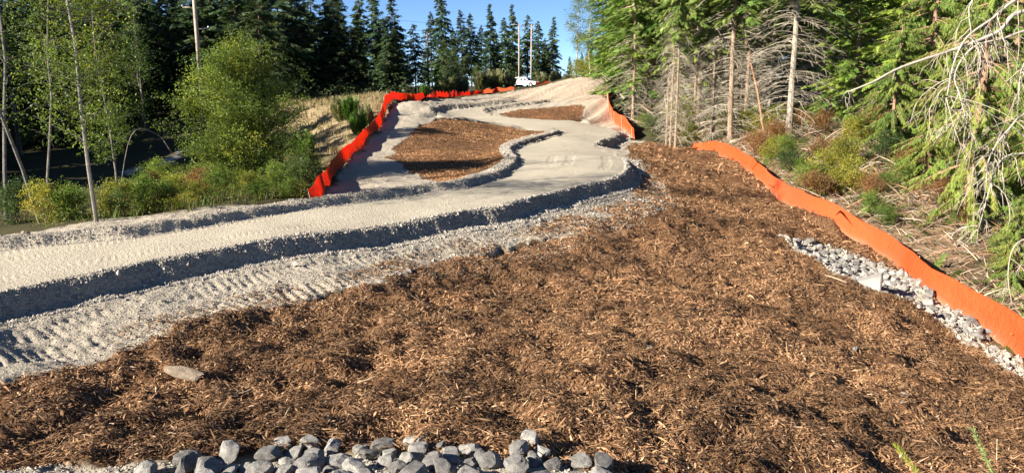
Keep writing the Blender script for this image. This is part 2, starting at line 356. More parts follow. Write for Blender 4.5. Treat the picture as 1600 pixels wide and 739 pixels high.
V = np.stack([gx, gy, gzv], -1)
for k, nm in enumerate(names):
    F = quads[reg == k]
    if not len(F): continue
    us, inv = np.unique(F, return_inverse=True)
    o = mesh_np(nm, V[us], [inv.reshape(-1, 4)], GM, smooth=True, attrs={q: M[q][us] for q in ('field', 'dry', 'path', 'gravel', 'hill', 'road', 'mulch')})
    tag(o, kind='structure')
# ------------------------------------------------------------------ wood chips, pebbles, rocks
def frames(n):
    return rng.random(n)*2*math.pi
def sample(n, dmin, dmax, P=None, amax=40):
    """random ground points, even per square metre between two distances, inside an outline"""
    d2 = rng.uniform(dmin**2, dmax**2, n); a = np.radians(rng.uniform(-amax, amax, n)); d = np.sqrt(d2)
    x = d*np.sin(a); y = d*np.cos(a)
    if P is not None: k = inside(x, y, P); x, y = x[k], y[k]
    return x, y
def chips(x, y, L, Wd, h, colr):
    n = len(x); z = ground_h(x, y)
    e = .12; nx = -(ground_h(x+e, y)-z)/e; ny = -(ground_h(x, y+e)-z)/e
    az = frames(n); tilt = rng.normal(0, .3, n)
    t = np.stack([np.cos(az)*np.cos(tilt), np.sin(az)*np.cos(tilt), np.sin(tilt) - (np.cos(az)*nx+np.sin(az)*ny)*.8], -1); t /= np.linalg.norm(t, axis=1)[:, None]
    up = np.stack([nx, ny, np.ones(n)], -1) + rng.normal(0, .45, (n, 3)); s = np.cross(t, up); s /= np.linalg.norm(s, axis=1)[:, None]; u = np.cross(s, t)
    c = np.stack([x, y, z + h*rng.random(n) + np.abs(np.sin(tilt))*L*.35], -1)
    A = c - t*(L/2)[:, None]; B = c + t*(L/2)[:, None]
    w1 = (Wd*.5)[:, None]; th_ = (Wd*.35)[:, None]; k = rng.uniform(-.12, .12, n)[:, None]*L[:, None]
    P0 = A + s*w1*.5; P1 = A - s*w1*.7; P2 = c - s*w1 + u*(th_+k*.3); P3 = c + s*w1 + u*(th_*.6+k*.3); P4 = B + s*w1*.2*1 ; P5 = c - u*th_*.3
    V = np.stack([P0, P1, P2, P3, P4, P5], 1).reshape(-1, 3); b = (np.arange(n)*6)[:, None]
    F4 = b + np.array([[0, 1, 2, 3]]); F3 = np.concatenate([b+np.array([[2, 4, 3]]), b+np.array([[1, 5, 2]]), b+np.array([[2, 5, 4]]), b+np.array([[3, 4, 5]]), b+np.array([[0, 3, 5]])])
    return V, F4, F3, np.repeat(colr, 6, axis=0)
def chipcol(n, light=.3):
    pal = np.array([(.048, .026, .014), (.115, .062, .031), (.205, .115, .057), (.31, .185, .098), (.42, .285, .172), (.5, .4, .28)])
    k = rng.choice(6, n, p=[.12, .27, .34, .20, .06, .01]); return pal[k]*rng.uniform(.7, 1.25, (n, 1))
chip_mat = colmat('wood_chip', .8, .25, 40, 0)
def scatter_chips(P, zones, name, label, tint=(1, 1, 1), even=0.):
    Vs = []; F4s = []; F3s = []; Cs = []; n0 = 0
    for dmin, dmax, amax, n, lm, wm, h in zones:
        x, y = sample(n, dmin, dmax, P, amax); mu = masks(x, y)['mulch']; k = mu > rng.uniform(.2, .8, len(x)); x, y = x[k], y[k]; m = len(x)
        if not m: continue
        dens = .5+fbm(x, y, .5, 77, 2)*1.4; kk = rng.random(m) < np.clip(dens+.35, .25, 1); x, y = x[kk], y[kk]; m = len(x)
        L = lm*np.exp(rng.normal(0, .5, m)); Wd = np.minimum(wm*np.exp(rng.normal(0, .4, m)), L*.5)
        tone = np.clip(1 + 1.1*fbm(x, y, 1.3, 78, 3), .6, 1.4)[:, None]
        v, f4, f3, c = chips(x, y, L, Wd, h, chipcol(m)*tone*tint); mean = np.array([.20, .112, .056])*tint; ev = max(even, np.clip((dmin-2)/24, .1, .55)); c = c*(1-ev)+mean*ev*np.repeat(tone, 6, axis=0)
        Vs.append(v); F4s.append(f4+n0); F3s.append(f3+n0); Cs.append(c); n0 += len(v)
    o = mesh_np(name, np.concatenate(Vs), [np.concatenate(F4s), np.concatenate(F3s)], chip_mat, col=np.concatenate(Cs))
    tag(o, label, 'wood chips', kind='stuff'); return o
scatter_chips(MULCH, [(5, 9, 40, 125000, .056, .0125, .06), (9, 14, 40, 170000, .06, .014, .05), (14, 22, 40, 170000, .072, .018, .04), (22, 34, 36, 120000, .09, .025, .04), (34, 54, 30, 50000, .13, .038, .04)],
              'wood_chips', 'coarse shredded brown wood chips spread thickly over the foreground slope')
def along(P, n, lo, hi, tmax=1.):
    seg = np.diff(P, axis=0); L = np.hypot(*seg.T); k = rng.choice(len(L), n, p=L/L.sum()/1.); t = rng.random(n)[:, None]
    p = P[k]+seg[k]*t; nr = np.stack([seg[k, 1], -seg[k, 0]], -1)/L[k, None]; return p + nr*rng.uniform(lo, hi, n)[:, None]
sx = along(MULCH[4:15], 16000, -1., .35); sk = rng.random(len(sx)) < .55 + 1.2*fbm(sx[:, 0], sx[:, 1], .8, 3, 3); sx = sx[sk]; m = len(sx); dd = np.hypot(*sx.T)
v, f4, f3, c = chips(sx[:, 0], sx[:, 1], .06*np.exp(rng.normal(0, .5, m))*(dd/12).clip(.8, 2), .015*(dd/12).clip(.8, 2), .02, chipcol(m))
tag(mesh_np('wood_chips', v, [f4, f3], chip_mat, col=c), 'stray wood chips spilled over the lower edge of the gravel shoulder', 'wood chips', kind='stuff')
scatter_chips(PATCH1, [(22, 58, 20, 420000, .055, .018, .008)], 'wood_chips', 'smooth orange brown wood chips on the flat patch left of the gravel road bend', (1.5, 1.42, 1.3), .6)
scatter_chips(PATCH2, [(45, 75, 14, 110000, .08, .025, .01)], 'wood_chips', 'reddish brown wood chips on the small patch inside the far road bend', (1.15, .98, .9), .5)

def pebbles(x, y, r, name, label, cols, sink=.3):
    n = len(x); z = ground_h(x, y); oc = np.array([[1, 0, 0], [-1, 0, 0], [0, 1, 0], [0, -1, 0], [0, 0, 1], [0, 0, -1]], float)
    a = frames(n); ca, sa = np.cos(a), np.sin(a); V = oc[None]*rng.uniform(.6, 1.25, (n, 6, 1)) + rng.normal(0, .16, (n, 6, 3))
    V = np.stack([V[..., 0]*ca[:, None]-V[..., 1]*sa[:, None], V[..., 0]*sa[:, None]+V[..., 1]*ca[:, None], V[..., 2]*.8], -1)*r[:, None, None]
    V += np.stack([x, y, z + r*sink], -1)[:, None]
    F = np.array([[0, 2, 4], [2, 1, 4], [1, 3, 4], [3, 0, 4], [2, 0, 5], [1, 2, 5], [3, 1, 5], [0, 3, 5]])
    F = (np.arange(n)*6)[:, None, None] + F; c = np.array(cols)[rng.integers(0, len(cols), n)]*rng.uniform(.75, 1.2, (n, 1))
    return tag(mesh_np(name, V.reshape(-1, 3), [F.reshape(-1, 3)], peb_mat, col=np.repeat(c, 6, axis=0)), label, 'gravel', kind='stuff')
peb_mat = colmat('pebble', .9, .15, 30, 0)
greys = [(.31, .285, .24), (.25, .235, .205), (.19, .18, .165), (.38, .345, .29), (.28, .245, .20)]
q = np.vstack([along(E1[:30], 60000, -.1, .55), along(E1[20:], 24000, -.1, .6), along(E1[:34], 12000, .5, 3.), along(E1b, 6000, 0, .9)])
dq = np.hypot(*q.T); pebbles(q[:, 0], q[:, 1], np.exp(rng.normal(math.log(.012), .4, len(q)))*np.clip(dq/14, .8, 2.2), 'gravel', 'loose grey pebbles along the thick near edge of the gravel road', greys)
q = np.vstack([along(E2, 42000, -.75, .1), along(E3, 4000, -.6, .1), along(E4, 4000, 0, .6)])
dq = np.hypot(*q.T); pebbles(q[:, 0], q[:, 1], np.exp(rng.normal(math.log(.010), .35, len(q)))*np.clip(dq/16, .8, 2.4), 'gravel', 'loose grey pebbles on the low berm along the far edge of the gravel road', greys)
x, y = sample(90000, 12, 26, STRIP, 45)
pebbles(x, y, np.exp(rng.normal(math.log(.04), .45, len(x))), 'gravel', 'small crushed grey stones between the rocks of the drain beside the orange fence', greys)
x, y = sample(40000, 5.5, 9.5, RIPRAP, 45)
pebbles(x, y, np.exp(rng.normal(math.log(.011), .4, len(x))), 'gravel', 'fine grey gravel and dirt around the foreground rock pile', greys)
x, y = sample(36000, 55, 110, HILL, 20)
pebbles(x, y, np.exp(rng.normal(math.log(.03), .4, len(x))), 'gravel', 'clods of loose dirt on the bare tan hillside', [(.46, .38, .3), (.38, .31, .25), (.3, .25, .21)])

# rocks that can be told apart
import bmesh
def rock_mesh(name, seed, mat, flat=.75, elong=1.2, sub=3, rough=.035, cuts=13):
    r = np.random.default_rng(seed); bm = bmesh.new(); bmesh.ops.create_icosphere(bm, subdivisions=sub, radius=1)
    P = np.array([v.co for v in bm.verts])
    for _ in range(cuts):
        nrm = r.normal(size=3); nrm /= np.linalg.norm(nrm); dd = r.uniform(.5, .8); k = P @ nrm; m = k > dd; P[m] -= (k[m]-dd)[:, None]*nrm*.93
    P *= (1 + rough*np.array([math.sin(7*p[0]+seed)*math.cos(6*p[1]-seed)+.6*math.sin(15*p[2]+p[0]*9) for p in P]))[:, None]
    P += r.normal(0, .012, P.shape)
    P *= [elong, 1, flat]; P /= np.abs(P[:, 0]).max()
    for v, p in zip(bm.verts, P): v.co = p
    for f in bm.faces: f.smooth = False
    me = bpy.data.meshes.new(name); bm.to_mesh(me); bm.free(); me.materials.append(mat); return me
def rock_mat(name, c1, c2, c3):
    m, t, b = material(name, .9); oi = t.nodes.new('ShaderNodeObjectInfo'); f = noise_tex(t, 2.2, 6, .65)
    c = ramp(t, f, [(.3, c1), (.5, c2), (.72, c3)]); hs = t.nodes.new('ShaderNodeHueSaturation'); mr = N(t, 'ShaderNodeMapRange'); mr.inputs[3].default_value = .55; mr.inputs[4].default_value = 1.2
    t.links.new(oi.outputs['Random'], mr.inputs[0]); t.links.new(mr.outputs[0], hs.inputs['Value']); t.links.new(c, hs.inputs['Color']); t.links.new(hs.outputs[0], b.inputs['Base Color'])
    bump(t, b, noise_tex(t, 14, 6, .7), .6, .08); return m
rm = rock_mat('grey_rock', (.14, .137, .13), (.25, .243, .228), (.37, .355, .33)); tm = rock_mat('tan_rock', (.19, .15, .11), (.28, .225, .165), (.36, .30, .235))
protos = [rock_mesh('rock', s, rm, rnd.uniform(.75, 1.), rnd.uniform(1.05, 1.35)) for s in range(10)]
def put_rock(name, me, x, y, r, label, group=None, sink=.25, z=None, cat='rock'):
    o = link(bpy.data.objects.new(name, me)); o.scale = (r, r*rnd.uniform(.85, 1.05), r*rnd.uniform(.8, 1.05))
    o.rotation_euler = (rnd.uniform(-.4, .4), rnd.uniform(-.4, .4), rnd.uniform(0, 6.28))
    zz = gz(x, y) if z is None else z
    o.location = (x, y, zz + r*.6*(1-sink*2)); return tag(o, label, cat, group)
# foreground pile: packed by dart throwing, big ones first
done = []
def pack(P, n, rfun, tries, box_):
    out = []; k = 0
    while len(out) < n and k < tries:
        k += 1; x = rnd.uniform(*box_[0]); y = rnd.uniform(*box_[1]); r = rfun(k/tries)
        if not inside(np.array([x]), np.array([y]), P)[0]: continue
        if all((x-a)**2+(y-b)**2 > (.76*(r+c))**2 for a, b, c in out): out.append((x, y, r))
    return out
RP = np.vstack([W([(250,733),(300,722),(370,712),(500,703),(640,699),(740,706),(810,703),(870,716),(950,735)]), [[1.1,5.2],[-3.6,5.2]]])
for x, y, r in pack(RP, 125, lambda t: .14*rnd.uniform(.5, 1.)*(1-t)**.6+.035, 16000, ((-4, 1.3), (5.2, 7.6))):
    put_rock('rock', rnd.choice(protos), x, y, r, 'fist to football sized grey angular rock in the pile at the bottom edge', 'grey rocks piled at the bottom edge', rnd.uniform(.1, .4))
for (u, v, r, lb, m) in [(830,696,.12,'pale rounded rock standing highest on the right half of the foreground rock pile', 3), (285,733,.11,'pale rounded rock at the left end of the foreground rock pile', 5)]:
    x, y = hit(u, v); put_rock('rock', protos[m], x, y, r, lb, sink=-.1)
x, y = hit(290, 596); o = put_rock('rock', rock_mesh('flat_stone', 34, tm, .9, 1.15, rough=.06, cuts=8), x, y, .33, 'long flat tan stone lying on the dark wood chips at lower left', sink=0); o.rotation_euler = (.05, .08, -.35); o.scale = (.34, .13, .10); o.location.z = gz(x, y)+.07
for n_, (u, v, r, lb) in enumerate([(1413,622,.09,'round pink brown stone on the chips at lower right'), (1408,638,.055,'small pale stone just below the round pink brown stone'), (1335,555,.07,'grey stone alone on the chips left of the rocky drain'),
        (1015,553,.07,'pale grey stone on the chips at the middle of the slope'), (955,556,.06,'dark grey stone on the chips near the middle of the slope'), (690,590,.05,'small white stone on the chips above the rock pile'), (640,415,.10,'grey stone at the edge of gravel and wood chips'), (40,366,.11,'tan stone lying on the far berm at far left')]):
    x, y = hit(u, v); put_rock('rock', (rock_mesh('stone', 50+n_, tm) if 'brown' in lb or 'tan' in lb else protos[n_]), x, y, r, lb, sink=.1)
SP = W([(1238,372),(1300,386),(1350,404),(1400,424),(1450,452),(1520,502),(1565,530),(1545,535),(1480,500),(1420,470),(1370,452),(1300,418),(1255,392)])
for x, y, r in pack(SP, 155, lambda t: .15*rnd.uniform(.5, 1)*(1-t)+.05, 14000, ((8, 15), (17, 27))):
    if (x-10.4)**2+(y-21)**2 < .25: continue
    up_ = y > 21
    put_rock('rock', rnd.choice(protos), x, y, r, 'grey broken rock in the drain, uphill of the concrete block' if up_ else 'grey broken rock in the drain, between the concrete block and the right edge', 'grey rocks in the drain uphill of the block' if up_ else 'grey rocks in the drain downhill of the block', .2)

# concrete block in the drain
conc = simple('concrete', (.26, .25, .235), .85, .2, 4, .25)
def block():
    x, y = hit(1362, 449); bx_, by_ = x, y+.25; z = gz(bx_, by_)
    bm = bmesh.new(); a = math.radians(38)
    P = [(-.34, -.24), (.34, -.24), (.34, .24), (-.34, .24)]
    vs = [bm.verts.new((p[0], p[1], -.35)) for p in P] + [bm.verts.new((p[0], p[1], h)) for p, h in zip(P, (.14, .42, .42, .14))]
    for f in ((3, 2, 1, 0), (4, 5, 6, 7), (0, 1, 5, 4), (1, 2, 6, 5), (2, 3, 7, 6), (3, 0, 4, 7)): bm.faces.new([vs[i] for i in f])
    bmesh.ops.bevel(bm, geom=bm.edges[:], offset=.02, segments=2, affect='EDGES')
    me = bpy.data.meshes.new('concrete_block'); bm.to_mesh(me); bm.free(); me.materials.append(conc)
    o = link(bpy.data.objects.new('concrete_block', me)); o.location = (bx_, by_, z+.02); o.rotation_euler = (0, 0, -math.radians(30))
    tag(o, 'pale concrete block with a sloping top set among the drain rocks', 'concrete block')
block()
# loose sticks on the chips
bark = simple('weathered_wood', (.36, .27, .18), .85, .3, 6, .4)
def stick(p, q_, r, label, cat='stick', name='stick'):
    A = np.array([*hit(*p), 0]); B = np.array([*hit(*q_), 0]); t = np.linspace(0, 1, 7)[:, None]; L = A+(B-A)*t; L[:, :2] += rng.normal(0, .012, (7, 2))
    L[:, 2] = np.array([gz(*q) for q in L[:, :2]]).max()*.4 + np.linspace(gz(*A[:2]), gz(*B[:2]), 7)*.6 + r
    g = G(); tube(g, L, np.linspace(r, r*.6, 7), 6); return tag(g.build(name, bark, smooth=True), label, cat)
stick((358, 622), (412, 607), .016, 'straight tan stick lying on the wood chips near the rock pile')
stick((1290, 428), (1325, 444), .022, 'short grey piece of wood on the chips left of the drain')
stick((560, 598), (600, 592), .012, 'thin pale stick on the dark chips above the rock pile')
# ------------------------------------------------------------------ fences, poles, truck
def fabric_mat(name, col, tr=.3):
    m, t, b = material(name, .55); f = noise_tex(t, 1.3, 4); c = ramp(t, f, [(.3, tuple(x*.88 for x in col)), (.7, col)])
    va = N(t, 'ShaderNodeVertexColor', layer_name='Col'); c = mixc(t, va.outputs[0], c, (.30, .20, .12)); t.links.new(c, b.inputs['Base Color']); bump(t, b, noise_tex(t, 6, 7, .7), .9, .1)
    d = N(t, 'ShaderNodeBsdfTranslucent'); t.links.new(c, d.inputs[0]); mx = N(t, 'ShaderNodeMixShader'); mx.inputs[0].default_value = tr
    t.links.new(b.outputs[0], mx.inputs[1]); t.links.new(d.outputs[0], mx.inputs[2]); t.links.new(mx.outputs[0], t.nodes['Material Output'].inputs[0]); return m
orange = fabric_mat('orange_fabric', (.66, .09, .022), .2); redor = fabric_mat('red_orange_mesh', (.80, .115, .026), .62)
stake_m = simple('stake_wood', (.36, .26, .16), .85, .2)
def fence(px, H, label, mat, lean=0., tip=(1, 1), step=.25, every=2.4, sag=.06, dmin=4.5, bare=False, world=None):
    P = world if world is not None else W(px, dmin); P = smooth_line(P, 6); seg = np.hypot(*np.diff(P, axis=0).T); s = np.r_[0, np.cumsum(seg)]
    n = max(6, int(s[-1]/step)); t = np.linspace(0, s[-1], n); x = np.interp(t, s, P[:, 0]); y = np.interp(t, s, P[:, 1]); z = base_h(x, y) if bare else ground_h(x, y, False) + .03
    z = np.convolve(np.pad(z, 3, 'edge'), np.ones(7)/7, 'valid')
    tx = np.gradient(x); ty = np.gradient(y); l = np.hypot(tx, ty); nx, ny = ty/l, -tx/l
    h = H*(1 + .3*noise(t, t*0, 3.2, 3) - sag*np.sin(t/every*math.pi)**2); h = h*np.interp(t, [0, 1.5, s[-1]-1.5, s[-1]], [tip[0], 1, 1, tip[1]])
    rows = 9; V = []
    for side in (0, 1):
        for k in range(rows):
            f = k/(rows-1); w_ = .05*noise(t+f*.8, t*0+f*2, .7, 5)*math.sin(f*math.pi) + .03*noise(t-f, t*0+f*3, .28, 8)*(1.6 if bare else .7) + .03*noise(t, t*0+f, 2.2, 6)*f + lean*f + (side-.5)*.006
            V.append(np.stack([x+nx*w_, y+ny*w_, z-.06+(h+.06)*f], -1))
    V = np.array(V); F = []
    ii, jj = np.meshgrid(np.arange(rows-1), np.arange(n-1), indexing='ij'); a_ = (ii*n+jj).ravel(); Q = np.stack([a_, a_+1, a_+n+1, a_+n], -1)
    o2 = rows*n; j = np.arange(n-1); top = np.stack([(rows-1)*n+j, (rows-1)*n+j+1, o2+(rows-1)*n+j+1, o2+(rows-1)*n+j], -1)
    root = empty('silt_fence', (x[n//2], y[n//2], z[n//2])); off = np.array(root.location)
    mesh_np('fabric', V.reshape(-1, 3)-off, [np.concatenate([Q, Q[:, ::-1]+o2, top])], mat, root, smooth=True, col=np.repeat(np.clip(.95*np.exp(-np.arange(rows)[None, :, None]*1.1)*(1+1.6*noise(t, t*0, .6, 44))[None, None, :]+.25*np.clip(noise(t, t*0, 1.9, 45), 0, 1), 0, 1).repeat(2, 0).reshape(-1, 1), 3, 1))
    for q in np.arange(.4, s[-1]-.2, every):
        k = int(q/s[-1]*(n-1)); g = G(); b_ = -.07
        tube(g, np.array([[x[k]+nx[k]*b_, y[k]+ny[k]*b_, z[k]-.3], [x[k]+nx[k]*(b_+lean), y[k]+ny[k]*(b_+lean), z[k]+h[k]-.02]])-off, .02, 4); g.build('stake', stake_m, root)
    return tag(root, label, 'fence')
fence([(1080,233),(1095,236),(1112,240),(1150,256),(1188,285),(1222,316),(1262,334),(1322,364),(1382,401),(1435,446),(1470,470),(1530,510),(1600,563),(1690,630)], .70,
      'long smooth orange fabric fence curving down the right side of the chip slope', orange, lean=-.2, tip=(.55, 1), bare=True)
fence([(488,318),(500,311),(520,285),(540,254),(556,240),(576,219),(594,199),(603,174),(610,161),(630,157),(650,158),(672,155)], .60,
      'red orange fence snaking up the left side of the gravel hollow', redor, lean=-.12, tip=(.5, .6), sag=.05)
fence([(672,155),(705,152),(745,149),(775,146),(803,143)], .7, 'sagging red mesh fence between the far scrub and the bare flat', redor, tip=(.6, .9), sag=.35, dmin=20)
fence(None, 1.15, 'rumpled red mesh fence behind and to the right of the white pickup', redor, tip=(1, .6), sag=.3, world=np.array([[4.5, 141], [7.2, 142], [9, 140], [11, 138.5], [12.5, 137]]), step=.2)
fence([(992,210),(976,203),(963,196),(957,186),(952,166),(950,150),(948,141)], .95, 'short orange fence dropping from the hill to the road bend on the right', orange, lean=-.1, tip=(.9, 1), dmin=20)

pole_m = simple('pole_wood', (.33, .28, .23), .85, .2, 2, .3); steel = simple('galvanised_steel', (.45, .45, .46), .45, .1, metal=.6); dark = simple('dark_rubber', (.03, .03, .03), .6, .2)
dpole_m = simple('dark_pole_wood', (.10, .085, .07), .9, .2, 2, .3)
def pole(u, d, H, r, label, arms, pole_m=pole_m):
    x = (u-800)/FPX*d/ray(800, 120)[1]; y = d; z = gz(x, y)
    root = empty('utility_pole', (x, y, z)); g = G(); tube(g, [[0, 0, -.5], [0, 0, H*.5], [0, 0, H]], [r, r*.85, r*.65], 12); g.build('pole_shaft', pole_m, root, True)
    pts = []
    for hz, L, az in arms:
        g = G(); c, s = math.cos(az), math.sin(az); tube(g, [[0, -.0, hz], [c*L, s*L, hz+.08]], .06 if L < 1.5 else .07, 6); a = g.build('crossarm', steel if L > 1.5 else pole_m, root, True)
        g = G(); tube(g, [[c*L, s*L, hz+.08], [c*L, s*L, hz+.16], [c*L, s*L, hz+.28]], [.05, .08, .03], 8); i_ = g.build('insulator', steel, a, True); pts.append((x+c*L, y+s*L, z+hz+.28))
    tag(root, label, 'utility pole'); return root, pts
pA, wa = pole(313, 62, 15.5, .19, 'grey wooden utility pole leaning out of the frame behind the round bush', [(10.2, 1.1, .3), (9.0, -.9, .3), (7.4, .9, .3), (13.5, 1.1, .3)])
pB, wb = pole(811, 153, 12.4, .17, 'left pale pole behind the white pickup with a lamp arm to its left', [(12.2, -.9, 0), (11.2, .6, .2), (10.4, -.6, .2), (11.8, .8, .3)])
pC, wc = pole(830, 154, 12.4, .18, 'right pale pole behind the pickup with a short arm at its top right', [(12.0, 1.0, 0), (11.0, .5, .2)])
pD, wd = pole(669, 118, 9.6, .15, 'thin dark utility pole against the trees at the end of the red fence', [(9.2, .8, 1.4), (8.4, -.5, 1.4)], dpole_m)
# lamp head on the left far pole
g = G(); box(g, (-1.15, 0, 12.3), (.6, .25, .14)); g.build('lamp_head', steel, pB)
def wire(a, b, sag, label):
    t = np.linspace(0, 1, 40)[:, None]; L = np.array(a)*(1-t)+np.array(b)*t; L[:, 2] -= (4*sag*t*(1-t))[:, 0]
    g = G(); tube(g, L, .014, 4); return tag(g.build('overhead_wire', dark), label, 'wire', 'power lines strung between the poles')
for k in (0, 1, 2): wire(wa[k], wb[k], 1.2, ['highest wire strung from the left pole to the far pole by the pickup', 'middle wire strung from the left pole to the far pole by the pickup', 'lowest wire strung from the left pole to the far pole by the pickup'][k])
wire(wb[3], wc[0], .1, 'short wire joining the two far poles behind the pickup')
wire(wa[1], (-60, 30, 11.5), .8, 'wire running off the frame to the left from the near pole')

# white pickup with a canopy
paint = simple('white_paint', (.82, .82, .81), .3, .03, 1); glass = simple('dark_glass', (.02, .025, .03), .08, .1); chrome = simple('bright_metal', (.6, .6, .6), .25, .05, metal=.8); lampm = simple('lamp_glass', (.75, .75, .72), .15, .05); redl = simple('tail_light_red', (.5, .02, .02), .3, .1)
def prism(outline, y0, y1, bev=.04, taper=None):
    """side outline (x, z) given a width; taper narrows the roof"""
    bm = bmesh.new(); A = []; B = []
    for x, z in outline:
        k = taper(z) if taper else 0
        A.append(bm.verts.new((x, y0+k, z))); B.append(bm.verts.new((x, y1-k, z)))
    bm.faces.new(A); bm.faces.new(B[::-1]); n = len(A)
    for i in range(n): bm.faces.new([A[i], B[i], B[(i+1) % n], A[(i+1) % n]])
    bmesh.ops.recalc_face_normals(bm, faces=bm.faces)
    if bev: bmesh.ops.bevel(bm, geom=bm.edges[:], offset=bev, segments=2, affect='EDGES', clamp_overlap=True)
    return bm
def bmo(name, bm, mat, parent, smooth=False):
    me = bpy.data.meshes.new(name); bm.to_mesh(me); bm.free(); me.materials.append(mat)
    for p in me.polygons: p.use_smooth = smooth
    return link(bpy.data.objects.new(name, me), parent)
def truck(x, y, rz):
    z = gz(x, y); r = empty('pickup_truck', (x, y, z+.2), rz)
    arch = lambda cx: [(cx+.46*math.cos(a), .45+.46*math.sin(a)) for a in np.linspace(math.pi, 0, 9)]
    body = [(-2.75, .5), (-2.75, 1.12), (1.05, 1.15), (2.45, 1.02), (2.7, .9), (2.72, .45)] + arch(1.75)[::-1] + arch(-1.7)[::-1] + [(-2.75, .42)]
    bmo('body', prism(body, -.92, .92, .0), paint, r)
    tp = lambda z: max(0, (z-1.12))*.28
    bmo('cab', prism([(-.75, 1.1), (-.72, 1.80), (.25, 1.83), (.55, 1.72), (1.25, 1.12)], -.88, .88, .03, tp), paint, r)
    bmo('canopy', prism([(-2.72, 1.12), (-2.62, 1.78), (-.80, 1.84), (-.80, 1.12)], -.87, .87, .04, lambda z: max(0, z-1.12)*.2), paint, r)
    for s in (-1, 1):
        def win(nm, out, off):
            bm = bmesh.new(); ff = []
            for e in (0, .012):
                ff.append([bm.verts.new((px_, s*(.88-max(0, pz-1.12)*off+.004+e), pz)) for px_, pz in out])
            bm.faces.new(ff[0]); bm.faces.new(ff[1][::-1]); n = len(out)
            for i in range(n): bm.faces.new([ff[0][i], ff[1][i], ff[1][(i+1) % n], ff[0][(i+1) % n]])
            bmesh.ops.recalc_face_normals(bm, faces=bm.faces); bmo(nm, bm, glass, r)
        win('side_window', [(.12, 1.2), (.95, 1.2), (.5, 1.66), (.12, 1.72)], .28); win('side_window', [(-.65, 1.2), (.02, 1.2), (.02, 1.72), (-.62, 1.70)], .28)
        win('canopy_window', [(-2.4, 1.3), (-1.0, 1.3), (-1.0, 1.68), (-2.35, 1.66)], .2)
        g = G(); box(g, (2.66, s*.68, .88), (.16, .34, .2)); g.build('headlight', lampm, r)
        g = G(); box(g, (-2.76, s*.8, .92), (.06, .16, .34)); g.build('tail_light', redl, r)
        g = G(); box(g, (.95, s*1.02, 1.22), (.12, .2, .18)); g.build('wing_mirror', dark, r)
        g = G(); box(g, (.1, s*.93, .98), (.2, .03, .04)); g.build('door_handle', chrome, r)
        for cx in (1.75, -1.7):
            g = G(); a = np.linspace(0, 2*math.pi, 20, endpoint=False); tube(g, [[cx, s*.70, .39], [cx, s*.93, .39]], .39, 20); t_ = g.build('wheel', dark, r, True)
            g = G(); tube(g, [[cx, s*.90, .39], [cx, s*.945, .39]], .23, 14); g.build('rim', chrome, t_)
    bm = bmesh.new(); A = [bm.verts.new(p) for p in ((1.20, -.76, 1.2), (1.20, .76, 1.2), (.60, .70, 1.70), (.60, -.70, 1.70))]
    B = [bm.verts.new((v.co.x+.012, v.co.y, v.co.z+.012)) for v in A]; bm.faces.new(A); bm.faces.new(B[::-1])
    for i in range(4): bm.faces.new([A[i], B[i], B[(i+1) % 4], A[(i+1) % 4]])
    bmesh.ops.recalc_face_normals(bm, faces=bm.faces); w_ = bmo('windscreen', bm, glass, r); w_.location = (.035, 0, .01)
    g = G(); box(g, (2.735, 0, .82), (.06, 1.0, .26)); g.build('grille', dark, r)
    g = G(); box(g, (2.78, 0, .52), (.16, 1.8, .22)); g.build('front_bumper', dark, r)
    g = G(); box(g, (-2.84, 0, .52), (.14, 1.75, .2)); g.build('rear_bumper', chrome, r)
    return tag(r, 'white pickup truck with a matching canopy parked at the top of the site', 'pickup truck')
truck(2.45, 148, math.radians(-27))
# ------------------------------------------------------------------ trees and plants
def norm(a): return a/(np.linalg.norm(a, axis=-1, keepdims=True)+1e-9)
def place(g, TV, TF, o, d, up, s, col):
    """copies of a small template (x along, y side, z normal) at origins o along d"""
    n = len(o)
    if not n: return
    d = norm(d); sd_ = norm(np.cross(up, d)); nn = np.cross(d, sd_); s = np.asarray(s).reshape(-1, 1, 1)
    V = o[:, None] + s*(TV[None, :, 0:1]*d[:, None] + TV[None, :, 1:2]*sd_[:, None] + TV[None, :, 2:3]*nn[:, None])
    k = len(TV); F = (np.arange(n)*k)[:, None, None] + np.asarray(TF)[None]
    g.add(V.reshape(-1, 3), F.reshape(-1, F.shape[-1]), np.repeat(np.broadcast_to(col, (n, 3)), k, axis=0))
def feather(n=5, w=.34, droop=.12, slim=.07):
    """flat needle spray: slender diamonds on both sides of an axis"""
    V = []; F = []
    def dia(a, b, wd):
        a = np.array(a, float); b = np.array(b, float); t = b-a; s = np.array([-t[1], t[0], 0]); s /= np.linalg.norm(s)+1e-9; m = a+t*.45
        k = len(V); V.extend([a, m-s*wd, b, m+s*wd]); F.append([k, k+1, k+2, k+3])
    for i in range(n):
        x = i/n; L = w*(1-x*.6)
        for sg in (-1, 1): dia((x, 0, -droop*x*x), (x+.28, sg*L, -droop*(x+.2)**2-.05), slim)
    dia((0, 0, 0), (1.1, 0, -droop*1.2), slim*.8)
    return np.array(V), np.array(F)
FE = feather(); FE3 = feather(3, .4, .15, .11); FEd = feather(5, .26, .45, .06)
LEAF5 = None
def leafclump(n, seed, size=.3):
    r = np.random.default_rng(seed); V = []; F = []
    for _ in range(n):
        c = r.normal(0, .4, 3); a = norm(r.normal(size=3)); b = norm(np.cross(a, r.normal(size=3))); k = len(V)
        V.extend([c-a*size*.6, c-b*size*.36, c+a*size*.6, c+b*size*.36]); F.append([k, k+1, k+2, k+3])
    return np.array(V), np.array(F)
LC = [leafclump(7, s) for s in range(4)]
bark_c = colmat('bark', .95, .3, 7, .8, .04); needle = leafmat('needles', .22, rough=.7); leafm = leafmat('leaves', .45, rough=.5); twigm = colmat('dead_twig', .9, .15, 5, 0)

